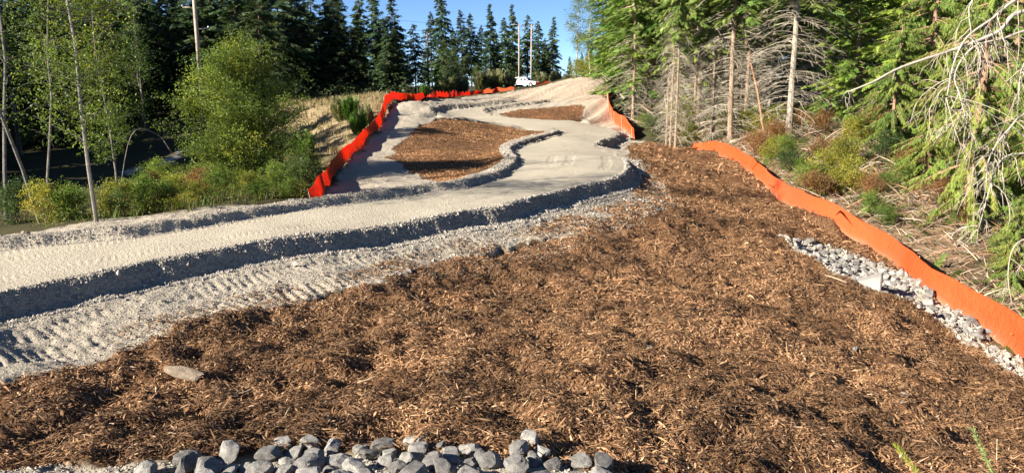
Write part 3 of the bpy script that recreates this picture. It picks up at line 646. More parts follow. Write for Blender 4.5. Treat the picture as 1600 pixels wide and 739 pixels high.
def crown_branches(r, H, R, z0, n_wh, per, droop, power=.9, top=.25, rag=.25):
    """origin, heading, length, rise of every branch of a conifer"""
    o = []; 
    for i in range(n_wh):
        t = i/(n_wh-1); z = z0 + (H-z0)*t**.95; L0 = R*((1-t)**power)*(.55+.45*min(1, t*6+.35)) + top
        for k in range(per):
            a = r.uniform(0, 2*math.pi); o.append((z+r.uniform(-.2, .2), a, L0*r.uniform(1-rag*1.6, 1+rag), math.radians(r.uniform(5, 25)*(2*t-.55))-droop*.3))
    return o
def conifer(seed, H, R, z0, n_wh, per, n_sp, col, droop=.5, spray=.5, var=.3, trunk_r=.2, tcol=(.13, .09, .065), tmpl=FE, rag=.25, power=.9, dead=0, lean=0, hang=.35, sparse=1.):
    r = np.random.default_rng(seed); tr = G(); zt = np.linspace(0, 1, 12); rx = np.cumsum(r.normal(0, .02, 12))*lean
    axis = np.stack([rx*H*.2, np.cumsum(r.normal(0, .02, 12))*H*.1*lean, zt*H], -1); axis[0, :2] = 0
    rad = trunk_r*(1-zt*.93)**.8; rad[0] *= 1.25; axis[0, 2] = -.5
    tube(tr, axis, rad, 9, tcol)
    ax = lambda z: np.array([np.interp(z, axis[:, 2], axis[:, 0]), np.interp(z, axis[:, 2], axis[:, 1]), z])
    cr = G(); O = []; Dd = []; U = []; S = []; C = []
    for z, a, L, el in crown_branches(r, H, R, z0, n_wh, per, droop, power, rag=rag):
        if r.random() > sparse: continue
        h = np.array([math.cos(a), math.sin(a), 0]); side = np.array([-h[1], h[0], 0]); t = np.linspace(0, 1, 6)
        pts = ax(z) + np.outer(t*L*math.cos(el), h) + np.outer(t*L*math.sin(el) - droop*L*.55*t*t + .12*L*t**4, [0, 0, 1])
        tube(tr, pts, np.linspace(.022+L*.008, .006, 6), 3, tcol, False)
        n = max(3, int(n_sp*(.35+.65*L/R))); tt = r.uniform(.12, 1, n)**.75; p = np.stack([np.interp(tt, t, pts[:, q]) for q in range(3)], -1)
        sgn = r.choice([-1, 1], n)[:, None]; f = (.35+.6*tt)[:, None]
        d = h*f + side*sgn*(1.15-f*.75) + np.array([0, 0, -hang]) + r.normal(0, .16, (n, 3)); k = tt > .93; d[k] = h*1. + r.normal(0, .1, (k.sum(), 3)) - [0, 0, .2]
        O.append(p + r.normal(0, .04, (n, 3))); Dd.append(d); U.append(np.array([0, 0, 1.]) + r.normal(0, .35, (n, 3))); S.append(spray*(1.15-.55*tt)*r.uniform(.65, 1.25, n)*min(1, .4+L/R))
        cb = r.uniform(.8, 1.2); C.append(np.array(col)*cb*r.uniform(1-var, 1+var, (n, 1))*np.array([r.uniform(.85, 1.2), 1, r.uniform(.8, 1.1)]))
    place(cr, *tmpl, np.concatenate(O), np.concatenate(Dd), np.concatenate(U), np.concatenate(S), np.concatenate(C))
    dg = None
    if dead:
        dg = G()
        for _ in range(dead):
            z = r.uniform(.06, 1)*(z0+1.5); a = r.uniform(0, 2*math.pi); L = r.uniform(.5, 1.)*R*.95; h = np.array([math.cos(a), math.sin(a), 0]); t = np.linspace(0, 1, 6); up0 = r.uniform(-.05, .3)
            pts = ax(z) + np.outer(t*L, h) + np.outer(up0*L*t - .4*L*t*t, [0, 0, 1]) + r.normal(0, .03, (6, 3))*t[:, None]; c = np.array([.34, .30, .235])*r.uniform(.5, 1.2)
            tube(dg, pts, np.linspace(.014, .005, 6), 3, c, False)
            for _k in range(r.integers(6, 14)):
                q = r.uniform(.25, 1); p = np.array([np.interp(q, t, pts[:, w_]) for w_ in range(3)]); sd_ = norm(h*.7 + np.array([-h[1], h[0], 0])*r.choice([-1, 1])*r.uniform(.4, 1.2) + [0, 0, r.uniform(-.9, .2)])
                l = r.uniform(.2, .75)*min(1., L*.5); tube(dg, np.array([p, p+sd_*l*.5+[0, 0, .02], p+sd_*l-[0, 0, .12*l]]), [.008, .006, .004], 3, c, False)
    return tr, cr, dg
def tree_proto(name, parts, mats, hide=False):
    root = empty(name, (0, 0, 0)); out = []
    for nm, g, m in zip(('trunk', 'crown', 'dead_branches'), parts, mats):
        if g is not None and g.n: g.build(nm, m, root)
    return root
def dup(root, loc, rz=0, s=1, sz=None, name=None):
    r = root.copy(); sc.collection.objects.link(r); r.location = loc; r.rotation_euler = (0, 0, rz); r.scale = (s, s, sz or s)
    for k in ('label', 'category', 'group', 'kind'):
        if k in r: del r[k]
    for ch in root.children:
        c = ch.copy(); sc.collection.objects.link(c); c.parent = r
    return r
used = set()
def plant(proto, x, y, label, cat, group=None, rz=None, s=1., sz=None, dz=-.05, tilt=None):
    rz = rnd.uniform(0, 6.28) if rz is None else rz; loc = (x, y, gz(x, y)+dz)
    if proto.name in used: o = dup(proto, loc, rz, s, sz)
    else: used.add(proto.name); o = proto; o.location = loc; o.rotation_euler = (0, 0, rz); o.scale = (s, s, sz or s)
    if tilt: o.rotation_euler = (tilt[0], tilt[1], rz)
    return tag(o, label, cat, group)
def xy(u, d, v=150): return (u-800)/FPX*d/ray(800, v)[1], d

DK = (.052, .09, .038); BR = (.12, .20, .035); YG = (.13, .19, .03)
mats = (bark_c, needle, twigm)
# --- firs of the far and left wood, their shade put into a darkened green
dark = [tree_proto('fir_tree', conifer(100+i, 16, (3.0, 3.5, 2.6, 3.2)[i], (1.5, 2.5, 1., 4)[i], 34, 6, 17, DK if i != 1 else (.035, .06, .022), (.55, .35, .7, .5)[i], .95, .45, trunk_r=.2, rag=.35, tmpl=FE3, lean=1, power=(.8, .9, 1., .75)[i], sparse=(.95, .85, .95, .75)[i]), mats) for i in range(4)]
def fir(u, d, H, label, k=None, group=None, sx=1.):
    k = rnd.randrange(4) if k is None else k; s = H/16.; x, y = xy(u, d); return plant(dark[k], x, y, label, 'fir tree', group, s=s*sx, sz=s)
sky_line = [(590, 108, 15.8, 'tall dark fir whose tip reaches the top of the frame left of the blue sky', 2), (618, 105, 13.6, 'dark fir with a bare spindly tip beside the tallest fir of the left wood', 3), (650, 112, 10.5, 'thin ragged dark fir at the right end of the left wood', 3), (563, 100, 13.2, 'dark fir with a broad top left of the tallest fir', 0), (527, 100, 14.5, 'dark green fir standing in front of the middle of the left wood', 1),
  (693, 128, 17.5, 'tall narrow fir standing alone above the scrub, left of the pickup', 2), (676, 150, 14.5, 'small fir just behind and left of the tall lone fir', 1), (722, 138, 13.8, 'fir with a twin pointed top right of the tall lone fir', 1), (737, 142, 13.6, 'narrow fir next to the twin topped fir', 3), (768, 150, 16, 'pointed dark fir between the lone fir and the two pale poles', 2), (752, 158, 12.6, 'lower fir behind the pointed dark fir', 1), (790, 160, 14.2, 'dark fir directly left of the left pale pole', 0), (802, 168, 17.6, 'tall dark fir right behind the left pale pole', 2), (824, 165, 15.2, 'dark fir behind the two pale poles', 3), (842, 160, 13.4, 'dark fir right of the right pale pole', 0), (862, 160, 14.2, 'narrow fir standing at the right end of the far row against the sky', 2), (775, 170, 12, 'short dark fir deep in the far row', 3), (708, 165, 12.5, 'short fir showing between the lone fir and the twin topped fir', 0), (850, 178, 11, 'low dark fir deep behind the right pale pole', 1)]
sky_line = [(u, d, H, lb, k) if u < 700 else (u, d+26, H*1.16, lb, k) for u, d, H, lb, k in sky_line]
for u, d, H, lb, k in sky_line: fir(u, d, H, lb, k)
G1 = 'firs of the shaded wood on the left'; L1 = 'tall dark fir of the dense shaded wood on the left, some added unseen for shade'
ZONES = [(0, L1, G1), (110, 'dark fir in the shade behind the birches at the far left', 'dark firs behind the far left birches'), (270, 'dark fir in the shade between the birches and the near utility pole', 'dark firs between the birches and the near pole'),
  (440, 'dark fir rising behind the rounded alder and the near utility pole', 'dark firs behind the rounded alder'), (9999, 'dark fir at the back edge of the dry grass field', 'dark firs behind the dry field')]
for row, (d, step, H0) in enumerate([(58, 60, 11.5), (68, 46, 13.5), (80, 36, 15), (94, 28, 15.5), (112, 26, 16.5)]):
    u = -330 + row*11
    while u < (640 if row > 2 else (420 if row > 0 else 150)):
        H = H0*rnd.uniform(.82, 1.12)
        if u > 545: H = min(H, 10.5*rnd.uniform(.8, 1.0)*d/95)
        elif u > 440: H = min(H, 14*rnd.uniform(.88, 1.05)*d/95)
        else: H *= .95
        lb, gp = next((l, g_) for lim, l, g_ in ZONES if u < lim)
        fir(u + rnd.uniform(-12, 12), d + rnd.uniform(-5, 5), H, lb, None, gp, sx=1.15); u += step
# firs added around the left edge, mostly unseen, to keep the wood in shade
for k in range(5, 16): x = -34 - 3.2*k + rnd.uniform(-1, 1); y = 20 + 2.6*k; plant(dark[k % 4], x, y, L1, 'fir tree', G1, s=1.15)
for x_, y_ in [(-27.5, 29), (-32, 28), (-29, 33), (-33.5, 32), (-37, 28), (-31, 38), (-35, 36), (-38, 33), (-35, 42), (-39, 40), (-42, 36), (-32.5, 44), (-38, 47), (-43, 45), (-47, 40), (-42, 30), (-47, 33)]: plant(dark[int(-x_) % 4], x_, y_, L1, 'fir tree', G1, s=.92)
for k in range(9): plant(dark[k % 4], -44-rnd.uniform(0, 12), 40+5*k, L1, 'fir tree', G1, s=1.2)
for u in range(640, 1000, 22): fir(u+rnd.uniform(-8, 8), 250+rnd.uniform(-20, 30), 12*rnd.uniform(.8, 1.1), 'small hazy fir in the distant tree line beyond the site', None, 'firs of the distant tree line')

# --- broadleaf trees
def broadleaf(seed, H, R, trunk_r, nb, leaves, col, tcol, z0=.25, lsize=.28, up=.7, ysc=1., stems=1, blob=.8, lens=(.4, .9), var=.35, yellow=.15, top_narrow=.5):
    r = np.random.default_rng(seed); tr = G(); cr = G(); P = []
    for st in range(stems):
        ba = r.uniform(0, 6.28); bo = np.array([math.cos(ba), math.sin(ba), 0])*(0 if stems == 1 else r.uniform(.1, .35)*R*.3); out = bo*(.9 if stems > 1 else 0)
        h = H*r.uniform(.75, 1.) if st else H; t = np.linspace(0, 1, 9); wob = np.cumsum(r.normal(0, .025*h/9*3, (9, 2)), 0)
        pts = np.stack([bo[0]+out[0]*t*2.2+wob[:, 0], bo[1]+out[1]*t*2.2+wob[:, 1], t*h], -1); pts[0, 2] = -.4
        tube(tr, pts, trunk_r*(1-t*.92)*(1 if stems == 1 else .6), 8, tcol)
        for b in range(nb):
            q = r.uniform(z0, .97); p = np.array([np.interp(q, t, pts[:, w_]) for w_ in range(3)]); a = r.uniform(0, 6.28); prof = math.sin(math.pi*min(1, (q-z0)/(1-z0)*.85+.15))**.6*(1-top_narrow*q)
            L = R*prof*r.uniform(.55, 1.15); h_ = np.array([math.cos(a), math.sin(a), 0]); s = np.linspace(0, 1, 5)
            bp = p + np.outer(s*L, h_) + np.outer(up*L*s*(1-.25*s), [0, 0, 1]) + r.normal(0, .05*L, (5, 3))*s[:, None]
            tube(tr, bp, np.linspace(trunk_r*.26*(1-q*.6), .005, 5), 4, np.array(tcol)*.55, False)
            n = max(2, int(leaves*(.3+.7*prof))); tt = r.uniform(.2, 1.05, n); c = np.stack([np.interp(tt, s, bp[:, w_]) for w_ in range(3)], -1) + r.normal(0, blob*.35, (n, 3))*[1, 1, .8]
            cb = r.uniform(1-var, 1+var); yl = r.random() < yellow
            cc = np.array(col)*cb*(np.array([1.45, 1.15, .8]) if yl else 1.)
            P.append((c, cc))
    for c, cc in P:
        n = len(c); k = r.integers(0, 4)
        place(cr, *LC[k], c, r.normal(size=(n, 3)), r.normal(size=(n, 3)), lsize*r.uniform(.7, 1.3, n), cc*r.uniform(.75, 1.25, (n, 1)))
    return tr, cr, None
lm = (bark_c, leafm, twigm)
birch_bark = (.19, .175, .15)
b1 = tree_proto('birch_tree', broadleaf(11, 11.5, 2.0, .055, 100, 28, (.115, .16, .03), birch_bark, .16, .17, .6, blob=.7, var=.4, yellow=.12, top_narrow=.25), lm)
x, y = xy(140, 18.6, 350); plant(b1, x, y, 'slender pale barked birch with light green leaves just beyond the road berm', 'birch tree', rz=0)
b2 = tree_proto('birch_tree', broadleaf(12, 12, 1.6, .055, 60, 10, (.08, .12, .026), (.16, .145, .125), .22, .16, .6, blob=.6), lm)
x, y = xy(58, 20, 350); plant(b2, x, y, 'birch trunk leaning left at the far left edge with few leaves', 'birch tree', rz=1, tilt=(.0, -.17))
x, y = xy(92, 22, 350); plant(b2, x, y, 'thin dark birch standing between the leaning birch and the leafy birch', 'birch tree', rz=3, s=.8, tilt=(.02, -.07))
x, y = xy(12, 22, 350); plant(b2, x, y, 'birch cut by the left edge of the frame', 'birch tree', rz=4.4, s=1.05, tilt=(.02, -.10))
x, y = xy(190, 25, 320); plant(b1, x, y, 'smaller leafy birch in the shade behind the pale barked birch', 'birch tree', rz=2.2, s=.72)
# the big round alder bush
bush = tree_proto('alder_tree', broadleaf(21, 6.2, 3.1, .09, 34, 66, (.125, .18, .038), (.2, .17, .13), .03, .2, .5, stems=8, blob=.55, var=.45, yellow=.18, top_narrow=.55), lm)
x, y = xy(385, 27.5, 300); plant(bush, x, y, 'large rounded alder with green and yellowish leaves left of the fence', 'alder tree', rz=.6, s=.9)
small = [tree_proto('shrub', broadleaf(30+i, 1.6, .95, .03, 16, 13, c, (.16, .12, .08), .02, .16, .7, stems=5, blob=.35, var=.4, yellow=yl, top_narrow=.4), lm) for i, (c, yl) in enumerate([((.125, .19, .035), .1), ((.19, .21, .035), .3), ((.06, .10, .028), 0), ((.20, .12, .055), .3)])]
x, y = xy(470, 24, 280); plant(small[2], x, y, 'dark low shrub at the foot of the alder beside the fence', 'shrub', s=.8)
def broom(seed, col, H=1.6, n=420, n_leaf=5):
    r = np.random.default_rng(seed); g = G(); st = G()
    for _ in range(n):
        a = r.uniform(0, 6.28); l = H*r.uniform(.5, 1.); sp_ = r.uniform(0, .55); l *= 1-.55*(sp_/.55)**2+.25*math.sin(a*3+seed); p = np.array([math.cos(a)*.12, math.sin(a)*.12, 0]); d = np.array([math.cos(a)*sp_, math.sin(a)*sp_, 1.])
        e = p + d*l; c = np.array(col)*r.uniform(.6, 1.35); place(g, *FE3, np.array([p+d*l*q for q in (.35, .6, .8)]), np.tile(d, (3, 1))+r.normal(0, .15, (3, 3)), r.normal(size=(3, 3)), [.28*H/1.6]*3, c)
        if _ % 6 == 0: tube(st, [p, p+d*l*.6, e], [.012, .008, .004], 3, (.12, .10, .05), False)
    return st, g, None
brm = [tree_proto('broom_bush', broom(41, (.09, .165, .03)), lm), tree_proto('broom_bush', broom(42, (.17, .175, .09), 1.5, 420), lm)]
for u, v, d, s, k, lb in [(549, 190, 45, .95, 0, 'bright green broom bush on the dry slope left of the fence'), (532, 195, 46, 1.0, 1, 'dark dull bush left of the bright broom bush'), (572, 200, 43, .85, 1, 'dark bush between the bright broom bush and the red fence'), (560, 212, 40, .8, 0, 'low yellow green bush below the bright broom bush'), (478, 240, 34, .8, 0, 'green bush on the slope right of the alder'), (663, 152, 66, .7, 0, 'small green broom just behind the red fence corner')]:
    x, y = xy(u, d, v); plant(brm[k], x, y, lb, 'bush', s=s)
# scrub row in front of the far firs
for i, (u, d, s, k, lb) in enumerate([(700, 112, 2.3, 1, 'dark grey green scrub bush at the left end of the far scrub row'), (722, 116, 2.2, 1, 'dull scrub bush second from the left in the far scrub row'), (752, 128, 2.7, 1, 'brown green round scrub bush in the middle of the far scrub row'), (775, 130, 2.9, 1, 'large olive scrub bush left of the pickup'), (796, 134, 2.3, 1, 'olive scrub bush just left of the pickup'), (845, 150, 2.4, 1, 'olive scrub bush right of the pale poles'), (868, 140, 2.3, 1, 'greenish scrub bush near the right end of the red mesh'), (885, 128, 1.6, 1, 'low olive bush on the crest near the end of the red mesh')]):
    x, y = xy(u, d); plant(brm[k], x, y, lb, 'scrub bush', s=s, sz=s*.8)
yt = tree_proto('maple_tree', broadleaf(51, 8, 2.0, .12, 34, 14, (.075, .12, .03), (.2, .18, .15), .05, .34, .6, stems=2, blob=.9, yellow=.1), lm)
x, y = xy(697, 112); plant(yt, x, y, 'olive green leafy tree in front of the tall lone fir', 'leafy tree', s=.95)
x, y = xy(716, 118); plant(yt, x, y, 'smaller olive green leafy tree right of the tall lone fir', 'leafy tree', s=.72)
x, y = xy(745, 140); plant(yt, x, y, 'low leafy tree under the firs left of the pickup', 'leafy tree', s=.6)

for u, d, sx_, lb in [(438, 88, 1.15, 'mid green leafy tree in the left wood right of the rounded alder'), (470, 92, 1.0, 'leafy tree at the edge of the left wood above the dry field'), (505, 96, .8, 'small leafy tree below the firs above the dry field'), (222, 60, 1.1, 'dim leafy tree between the birches and the near pole'), (120, 55, 1.2, 'dim leafy tree behind the birches'), (20, 50, 1.1, 'dim leafy tree at the far left behind the leaning birch'), (560, 98, .7, 'low leafy tree under the tallest firs')]:
    x, y = xy(u, d); plant(yt, x, y, lb, 'leafy tree', s=sx_)
# --- the wood on the right
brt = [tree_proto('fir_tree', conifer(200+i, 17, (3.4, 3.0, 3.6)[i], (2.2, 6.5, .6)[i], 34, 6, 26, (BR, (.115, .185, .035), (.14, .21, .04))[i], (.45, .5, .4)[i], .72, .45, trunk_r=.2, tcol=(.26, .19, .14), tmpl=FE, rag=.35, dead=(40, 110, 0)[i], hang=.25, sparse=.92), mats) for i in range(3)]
bare = [tree_proto('fir_tree', conifer(220+i, 19, (2.6, 3.)[i], (7, 8)[i], 26, 5, 26, (.13, .19, .045), .5, .7, .45, trunk_r=(.15, .2)[i], tcol=((.25, .185, .13), (.27, .235, .19))[i], tmpl=FE, rag=.4, dead=(130, 150)[i], hang=.25, sparse=.85, lean=.3), mats) for i in range(2)]
def rt(p, u, v, d, label, s=1., sz=None, group=None, rz=None, tilt=None):
    x, y = xy(u, d, v); return plant(p, x, y, label, 'fir tree', group, s=s, sz=sz, rz=rz, tilt=tilt)
rt(bare[0], 1113, 212, 47, 'straight thin bare trunked fir directly behind the start of the long orange fence', .95)
rt(bare[0], 1141, 212, 45, 'reddish brown bare trunked fir with an orange base behind the long fence', 1.1, tilt=(0, -.02))
rt(bare[0], 1047, 228, 46, 'thinnest trunk of the three young firs at the top of the chip slope', .42, 1.0); rt(bare[0], 1055, 230, 45.4, 'right hand thin trunk of the three young firs at the top of the chip slope', .5, .95); rt(bare[0], 1041, 228, 47, 'left hand thin trunk of the three young firs at the top of the chip slope', .45, .7)
rt(bare[1], 1232, 212, 42, 'thick pale grey trunked fir standing on the bank right of the bare trunks', .95)
rt(bare[1], 1202, 175, 52, 'pale straight trunk farther back between the reddish fir and the thick grey fir', .8)
rt(bare[0], 1165, 170, 53, 'dark bare trunk right behind the reddish brown fir', 1.); rt(bare[0], 1157, 175, 56, 'slim bare trunk close beside the dark bare trunk', .8); rt(bare[0], 1283, 150, 50, 'bare trunk behind the right side of the thick grey fir', .85)
rt(bare[0], 1085, 190, 55, 'bare slim trunk in the shade between the young firs and the straight trunk', .8); rt(bare[0], 988, 190, 60, 'fir trunk with green boughs just right of the short orange fence', .85)
rt(brt[0], 985, 180, 66, 'bright green fir with low boughs behind the short orange fence', 1.05); rt(brt[2], 955, 150, 90, 'bright green fir at the left end of the right hand wood near the hill crest', .9); rt(brt[0], 1015, 180, 62, 'full bright green fir left of the three young firs', 1.1); rt(brt[2], 972, 150, 78, 'leafy bright green fir behind the hill edge', 1.0)
rt(brt[1], 1050, 180, 60, 'green fir rising behind the three young firs', 1.1)
G2 = 'firs of the sunlit wood on the right'; L2 = 'green fir deep in the sunlit wood behind the bare trunks on the right'
for row, (d, step) in enumerate([(58, 62), (68, 44), (80, 40), (95, 36)]):
    u = (1080, 1000, 965, 950)[row]
    while u < 1900:
        if not (row == 0 and u < 1300 and rnd.random() < .45): rt((brt+[bare[0], bare[1]])[rnd.choice([0, 1, 1, 3, 2] if row == 0 else [0, 1, 2, 0])], u+rnd.uniform(-12, 12), 180, d+rnd.uniform(-4, 4), L2, rnd.uniform(.9, 1.15), group=G2)
        u += step
for (u, v, d, s, lb) in [(1330, 200, 44, .8, 'green fir with low boughs standing left of the drooping cedar'), (1400, 200, 42, .85, 'green fir behind the drooping cedar'), (1290, 200, 47, .45, 'young fir with spreading boughs right of the thick grey trunk')]:
    rt(brt[0], u, v, d, lb, s)
at_ = tree_proto('aspen_tree', broadleaf(61, 13, 2.0, .11, 60, 22, (.11, .165, .04), (.35, .32, .28), .25, .34, .6, blob=.9, yellow=.1), lm)
x, y = xy(900, 100, 110); plant(at_, x, y, 'slender pale trunked leafy tree standing against the sky on the hill crest', 'leafy tree', s=1.0)
x, y = xy(922, 96, 110); plant(at_, x, y, 'leafy tree mixed into the firs just right of the pale trunked tree', 'leafy tree', s=.9)
for (u, d, s, k, lb) in [(903, 99, 1.5, 1, 'yellow green shrub on the hill crest under the pale trunked tree'), (922, 97, 1.8, 1, 'yellow green shrub at the top of the hill'), (938, 92, 2., 0, 'green shrub at the edge of the wood by the hill top'), (958, 82, 1.5, 0, 'green shrub behind the upper end of the short orange fence'), (972, 72, 1.3, 2, 'dark shrub behind the middle of the short orange fence')]:
    x, y = xy(u, d, 120); plant(small[k], x, y, lb, 'shrub', s=s)

# --- cedars close on the right
CB = (.14, .195, .038)
ced = [tree_proto('cedar_tree', conifer(300+i, (12, 8)[i], (3.0, 2.1)[i], (.6, .3)[i], (32, 26)[i], 7, 120, CB, .75, .22, .4, trunk_r=.19, tcol=(.24, .15, .10), tmpl=FEd, rag=.4, hang=.75, power=.6, dead=(14, 0)[i], sparse=.85), mats) for i in range(2)]
for (k, u, v, d, s, lb) in [(0, 1505, 385, 27.0, 1.0, 'large cedar with bright drooping sprays right of the orange fence'), (1, 1440, 330, 31, .62, 'small cedar with hanging green sprays left of the large drooping cedar'), (0, 1640, 430, 23.5, .9, 'cedar cut by the right edge with sprays hanging to the fence'), (1, 1390, 250, 37, .8, 'cedar with feathery pale green boughs standing in the brush'), (1, 1575, 470, 20.6, .36, 'low young cedar whose sprays touch the end of the long fence'), (1, 1612, 545, 17.0, .2, 'tiny cedar seedling overhanging the fence at the right edge'), (0, 1440, 230, 38, .95, 'cedar farther back whose boughs fill the top right of the picture'), (0, 1560, 300, 33, .95, 'cedar behind the large drooping cedar near the right edge')]:
    x, y = xy(u, d, v); plant(ced[k], x, y, lb, 'cedar tree', s=s)

# --- dead tree reaching in from the right
dm = simple('dead_wood', (.34, .30, .245), .85, .2, 5, .3)
def P3(u, v, d): return np.array(D(u, v, d))
def dead_limb(g, pts, r0, r1, ntw, L, r, gcol=(1, 1, 1), dirn=(-.3, 0, -1)):
    pts = smooth_line(np.array(pts)[:, :3], 4); k = len(pts); tube(g, pts, np.linspace(r0, r1, k), 6)
    for _ in range(ntw):
        i = r.integers(1, k); p = pts[i]; d = np.array(dirn)+r.normal(0, .35, 3); l = L*r.uniform(.3, 1.1); t = np.linspace(0, 1, 8)[:, None]; d /= np.linalg.norm(d)
        side = np.array([r.choice([-1, 1])*r.uniform(.1, .7), r.uniform(-.4, .4), .15]); q = p + side*l*.5*np.sin(t*1.9) + d*l*t**1.5 + np.cumsum(r.normal(0, .015, (8, 3)), 0)
        tube(g, q, np.linspace(max(.012, r1*.6), .005, 8), 3, cap=False)
        for _k in range(4):
            j = r.integers(2, 7); s2 = q[j]; d2 = (d+r.normal(0, .5, 3)); d2 /= np.linalg.norm(d2); tube(g, np.array([s2, s2+d2*l*.16+[0, 0, .02], s2+d2*l*.3-[0, 0, .05]]), [.007, .006, .004], 3, cap=False)
def dead_tree():
    r = np.random.default_rng(5); x, y = xy(1712, 17.5, 300); z = gz(x, y); root = empty('dead_tree', (x, y, z)); off = np.array([x, y, z])
    g = G(); tube(g, np.array([[0, 0, -.4], [.05, 0, 3], [.1, .1, 6.5], [.15, .1, 9]]), [.16, .14, .10, .04], 10); g.build('trunk', dm, root, True)
    for lim, r0, n, L, dr in [([(1700, 10), (1600, 18), (1560, 50), (1490, 78), (1410, 105), (1365, 128), (1328, 143)], .055, 7, .7, (0, 0, -1)), ([(1700, -40), (1610, -10), (1550, 30), (1510, 60), (1490, 100), (1480, 150)], .04, 20, 1.5, (-.1, 0, -1)), ([(1700, 30), (1620, 45), (1570, 60), (1520, 75), (1492, 115), (1500, 150), (1510, 190)], .035, 26, 1.4, (.25, 0, -1)), ([(1700, -60), (1600, -30), (1520, 0), (1518, 60)], .03, 6, 1.1, (0, 0, -1)),
       ([(1700, 190), (1620, 170), (1570, 210), (1545, 250), (1540, 300)], .03, 22, 1.2, (-.2, 0, -1)), ([(1700, 250), (1600, 240), (1560, 255), (1545, 300), (1530, 355)], .03, 22, 1.1, (-.1, 0, -1)), ([(1700, 370), (1620, 370), (1585, 385), (1575, 430), (1582, 480)], .022, 10, .8, (.1, 0, -1)), ([(1700, 100), (1640, 95), (1600, 100), (1590, 160)], .025, 14, 1.1, (0, 0, -1))]:
        g = G(); q = [P3(u, v, 17.5-.4*min(2, i*.4)) - off for i, (u, v) in enumerate(lim)]; q[0] = np.array([.05, 0, q[0][2]]); dead_limb(g, q, r0, r0*.3, n, L, r, dirn=dr); g.build('dead_limb', dm, root, True)
    tag(root, 'leafless grey dead tree at the right edge with long bare limbs and hanging twigs', 'dead tree')
dead_tree()
# fallen logs and a leaning broken stem on the bank
def log(p, q_, r, label, zoff=(.1, .1), name='fallen_log', m=bark_c, col=(.3, .25, .19)):
    A = P3(*p); B = P3(*q_); A[2] = gz(A[0], A[1])+zoff[0]; B[2] = gz(B[0], B[1])+zoff[1] if zoff[1] < 3 else B[2]; t = np.linspace(0, 1, 8)[:, None]; L = A+(B-A)*t; L += rng.normal(0, r*.15, L.shape)
    g = G(); tube(g, L, np.linspace(r, r*.65, 8), 8, col); return tag(g.build(name, m, smooth=True), label, 'log')
log((1142, 218, 43.5), (1222, 186, 46), .13, 'pale fallen log lying on the bank behind the start of the orange fence', (.3, .5)); log((1100, 212, 47), (1160, 185, 50), .11, 'thinner fallen log behind the straight trunk', (.3, .6))
log((1296, 332, 28.6), (1344, 322, 29.2), .12, 'short cut pale log lying just behind the orange fence', (.15, .2)); log((1360, 345, 27), (1470, 300, 31), .06, 'thin weathered branch lying in the brush', (.2, .4)); log((1490, 395, 24), (1560, 360, 27), .07, 'bare branch lying at the foot of the large cedar', (.15, .3)); log((1180, 250, 38), (1290, 215, 44), .05, 'thin grey stick lying in the dead brush', (.2, .4))
A = P3(1198, 215, 42); A[2] = gz(A[0], A[1]); B = P3(1165, 65, 46); g = G(); tube(g, np.array([A, (A+B)/2+[.1, 0, .1], B]), [.07, .06, .04], 6, (.32, .17, .10)); tag(g.build('leaning_stem', bark_c, smooth=True), 'thin reddish stem leaning between the bare trunks and the thick grey fir', 'dead stem')

# --- shrubs of the bank and the left verge
def row(lst, cat='shrub', group=None):
    for u, v, d, s, k, lb in lst:
        x, y = xy(u, d, v); plant(small[k], x, y, lb, cat, group, s=s)
row([(1290, 285, 31.5, .95, 1, 'yellow green shrub just behind the orange fence, left of two'), (1322, 300, 30.5, 1.0, 1, 'yellow green shrub just behind the orange fence, right of two'), (1310, 250, 35, .8, 3, 'reddish brown shrub above the yellow green pair'), (1280, 245, 36, .7, 3, 'brown shrub on the bank below the thick grey fir'), (1360, 215, 40, 1.2, 3, 'large brown twiggy shrub in the middle of the bank'),
  (1410, 290, 32, .9, 0, 'green shrub left of the hanging cedar sprays'), (1380, 372, 26, .5, 0, 'low green plant behind the middle of the long fence'), (1250, 272, 34, .5, 0, 'little green plant behind the fence on the upper bank'), (1590, 180, 30, 1.5, 1, 'golden leaved shrub behind the dead limbs near the right edge'), (1560, 230, 29, 1.4, 1, 'yellowing shrub below the golden one near the right edge'), (1600, 120, 32, 1.8, 0, 'green shrub behind the upper dead limbs'), (1080, 205, 48, .9, 1, 'yellow green shrub at the foot of the young firs'), (1020, 205, 52, 1., 2, 'dark shrub where the chip slope meets the wood'), (1005, 196, 56, .8, 0, 'green shrub right of the short orange fence'), (1180, 165, 55, 1.2, 0, 'green undergrowth shrub between the bare trunks'), (1070, 110, 53, 1.6, 1, 'yellow leaved young maple between the young firs and the straight trunk')])
row([(230, 318, 21.5, .7, 0, 'bright green shrub beyond the berm right of the pale birch'), (185, 325, 20.5, .65, 1, 'yellow green shrub at the foot of the pale birch'), (270, 300, 23, .7, 1, 'yellowish shrub in the middle of the left verge'), (310, 290, 25, .75, 3, 'rusty brown shrub left of the alder'), (345, 300, 24, .7, 0, 'green shrub under the left side of the alder'), (115, 345, 19.6, .65, 0, 'bright green shrub at the foot of the thin dark birch'), (430, 298, 24, .7, 0, 'green shrub under the right side of the alder'), (245, 275, 30, .7, 0, 'green shrub beside the shaded path'), (30, 350, 21, .8, 2, 'dark shrub at the foot of the leaning birch'), (75, 352, 19.4, .7, 1, 'small yellow green shrub between the leaning birches'), (390, 305, 23, .5, 1, 'yellow green shrub in front of the alder')])
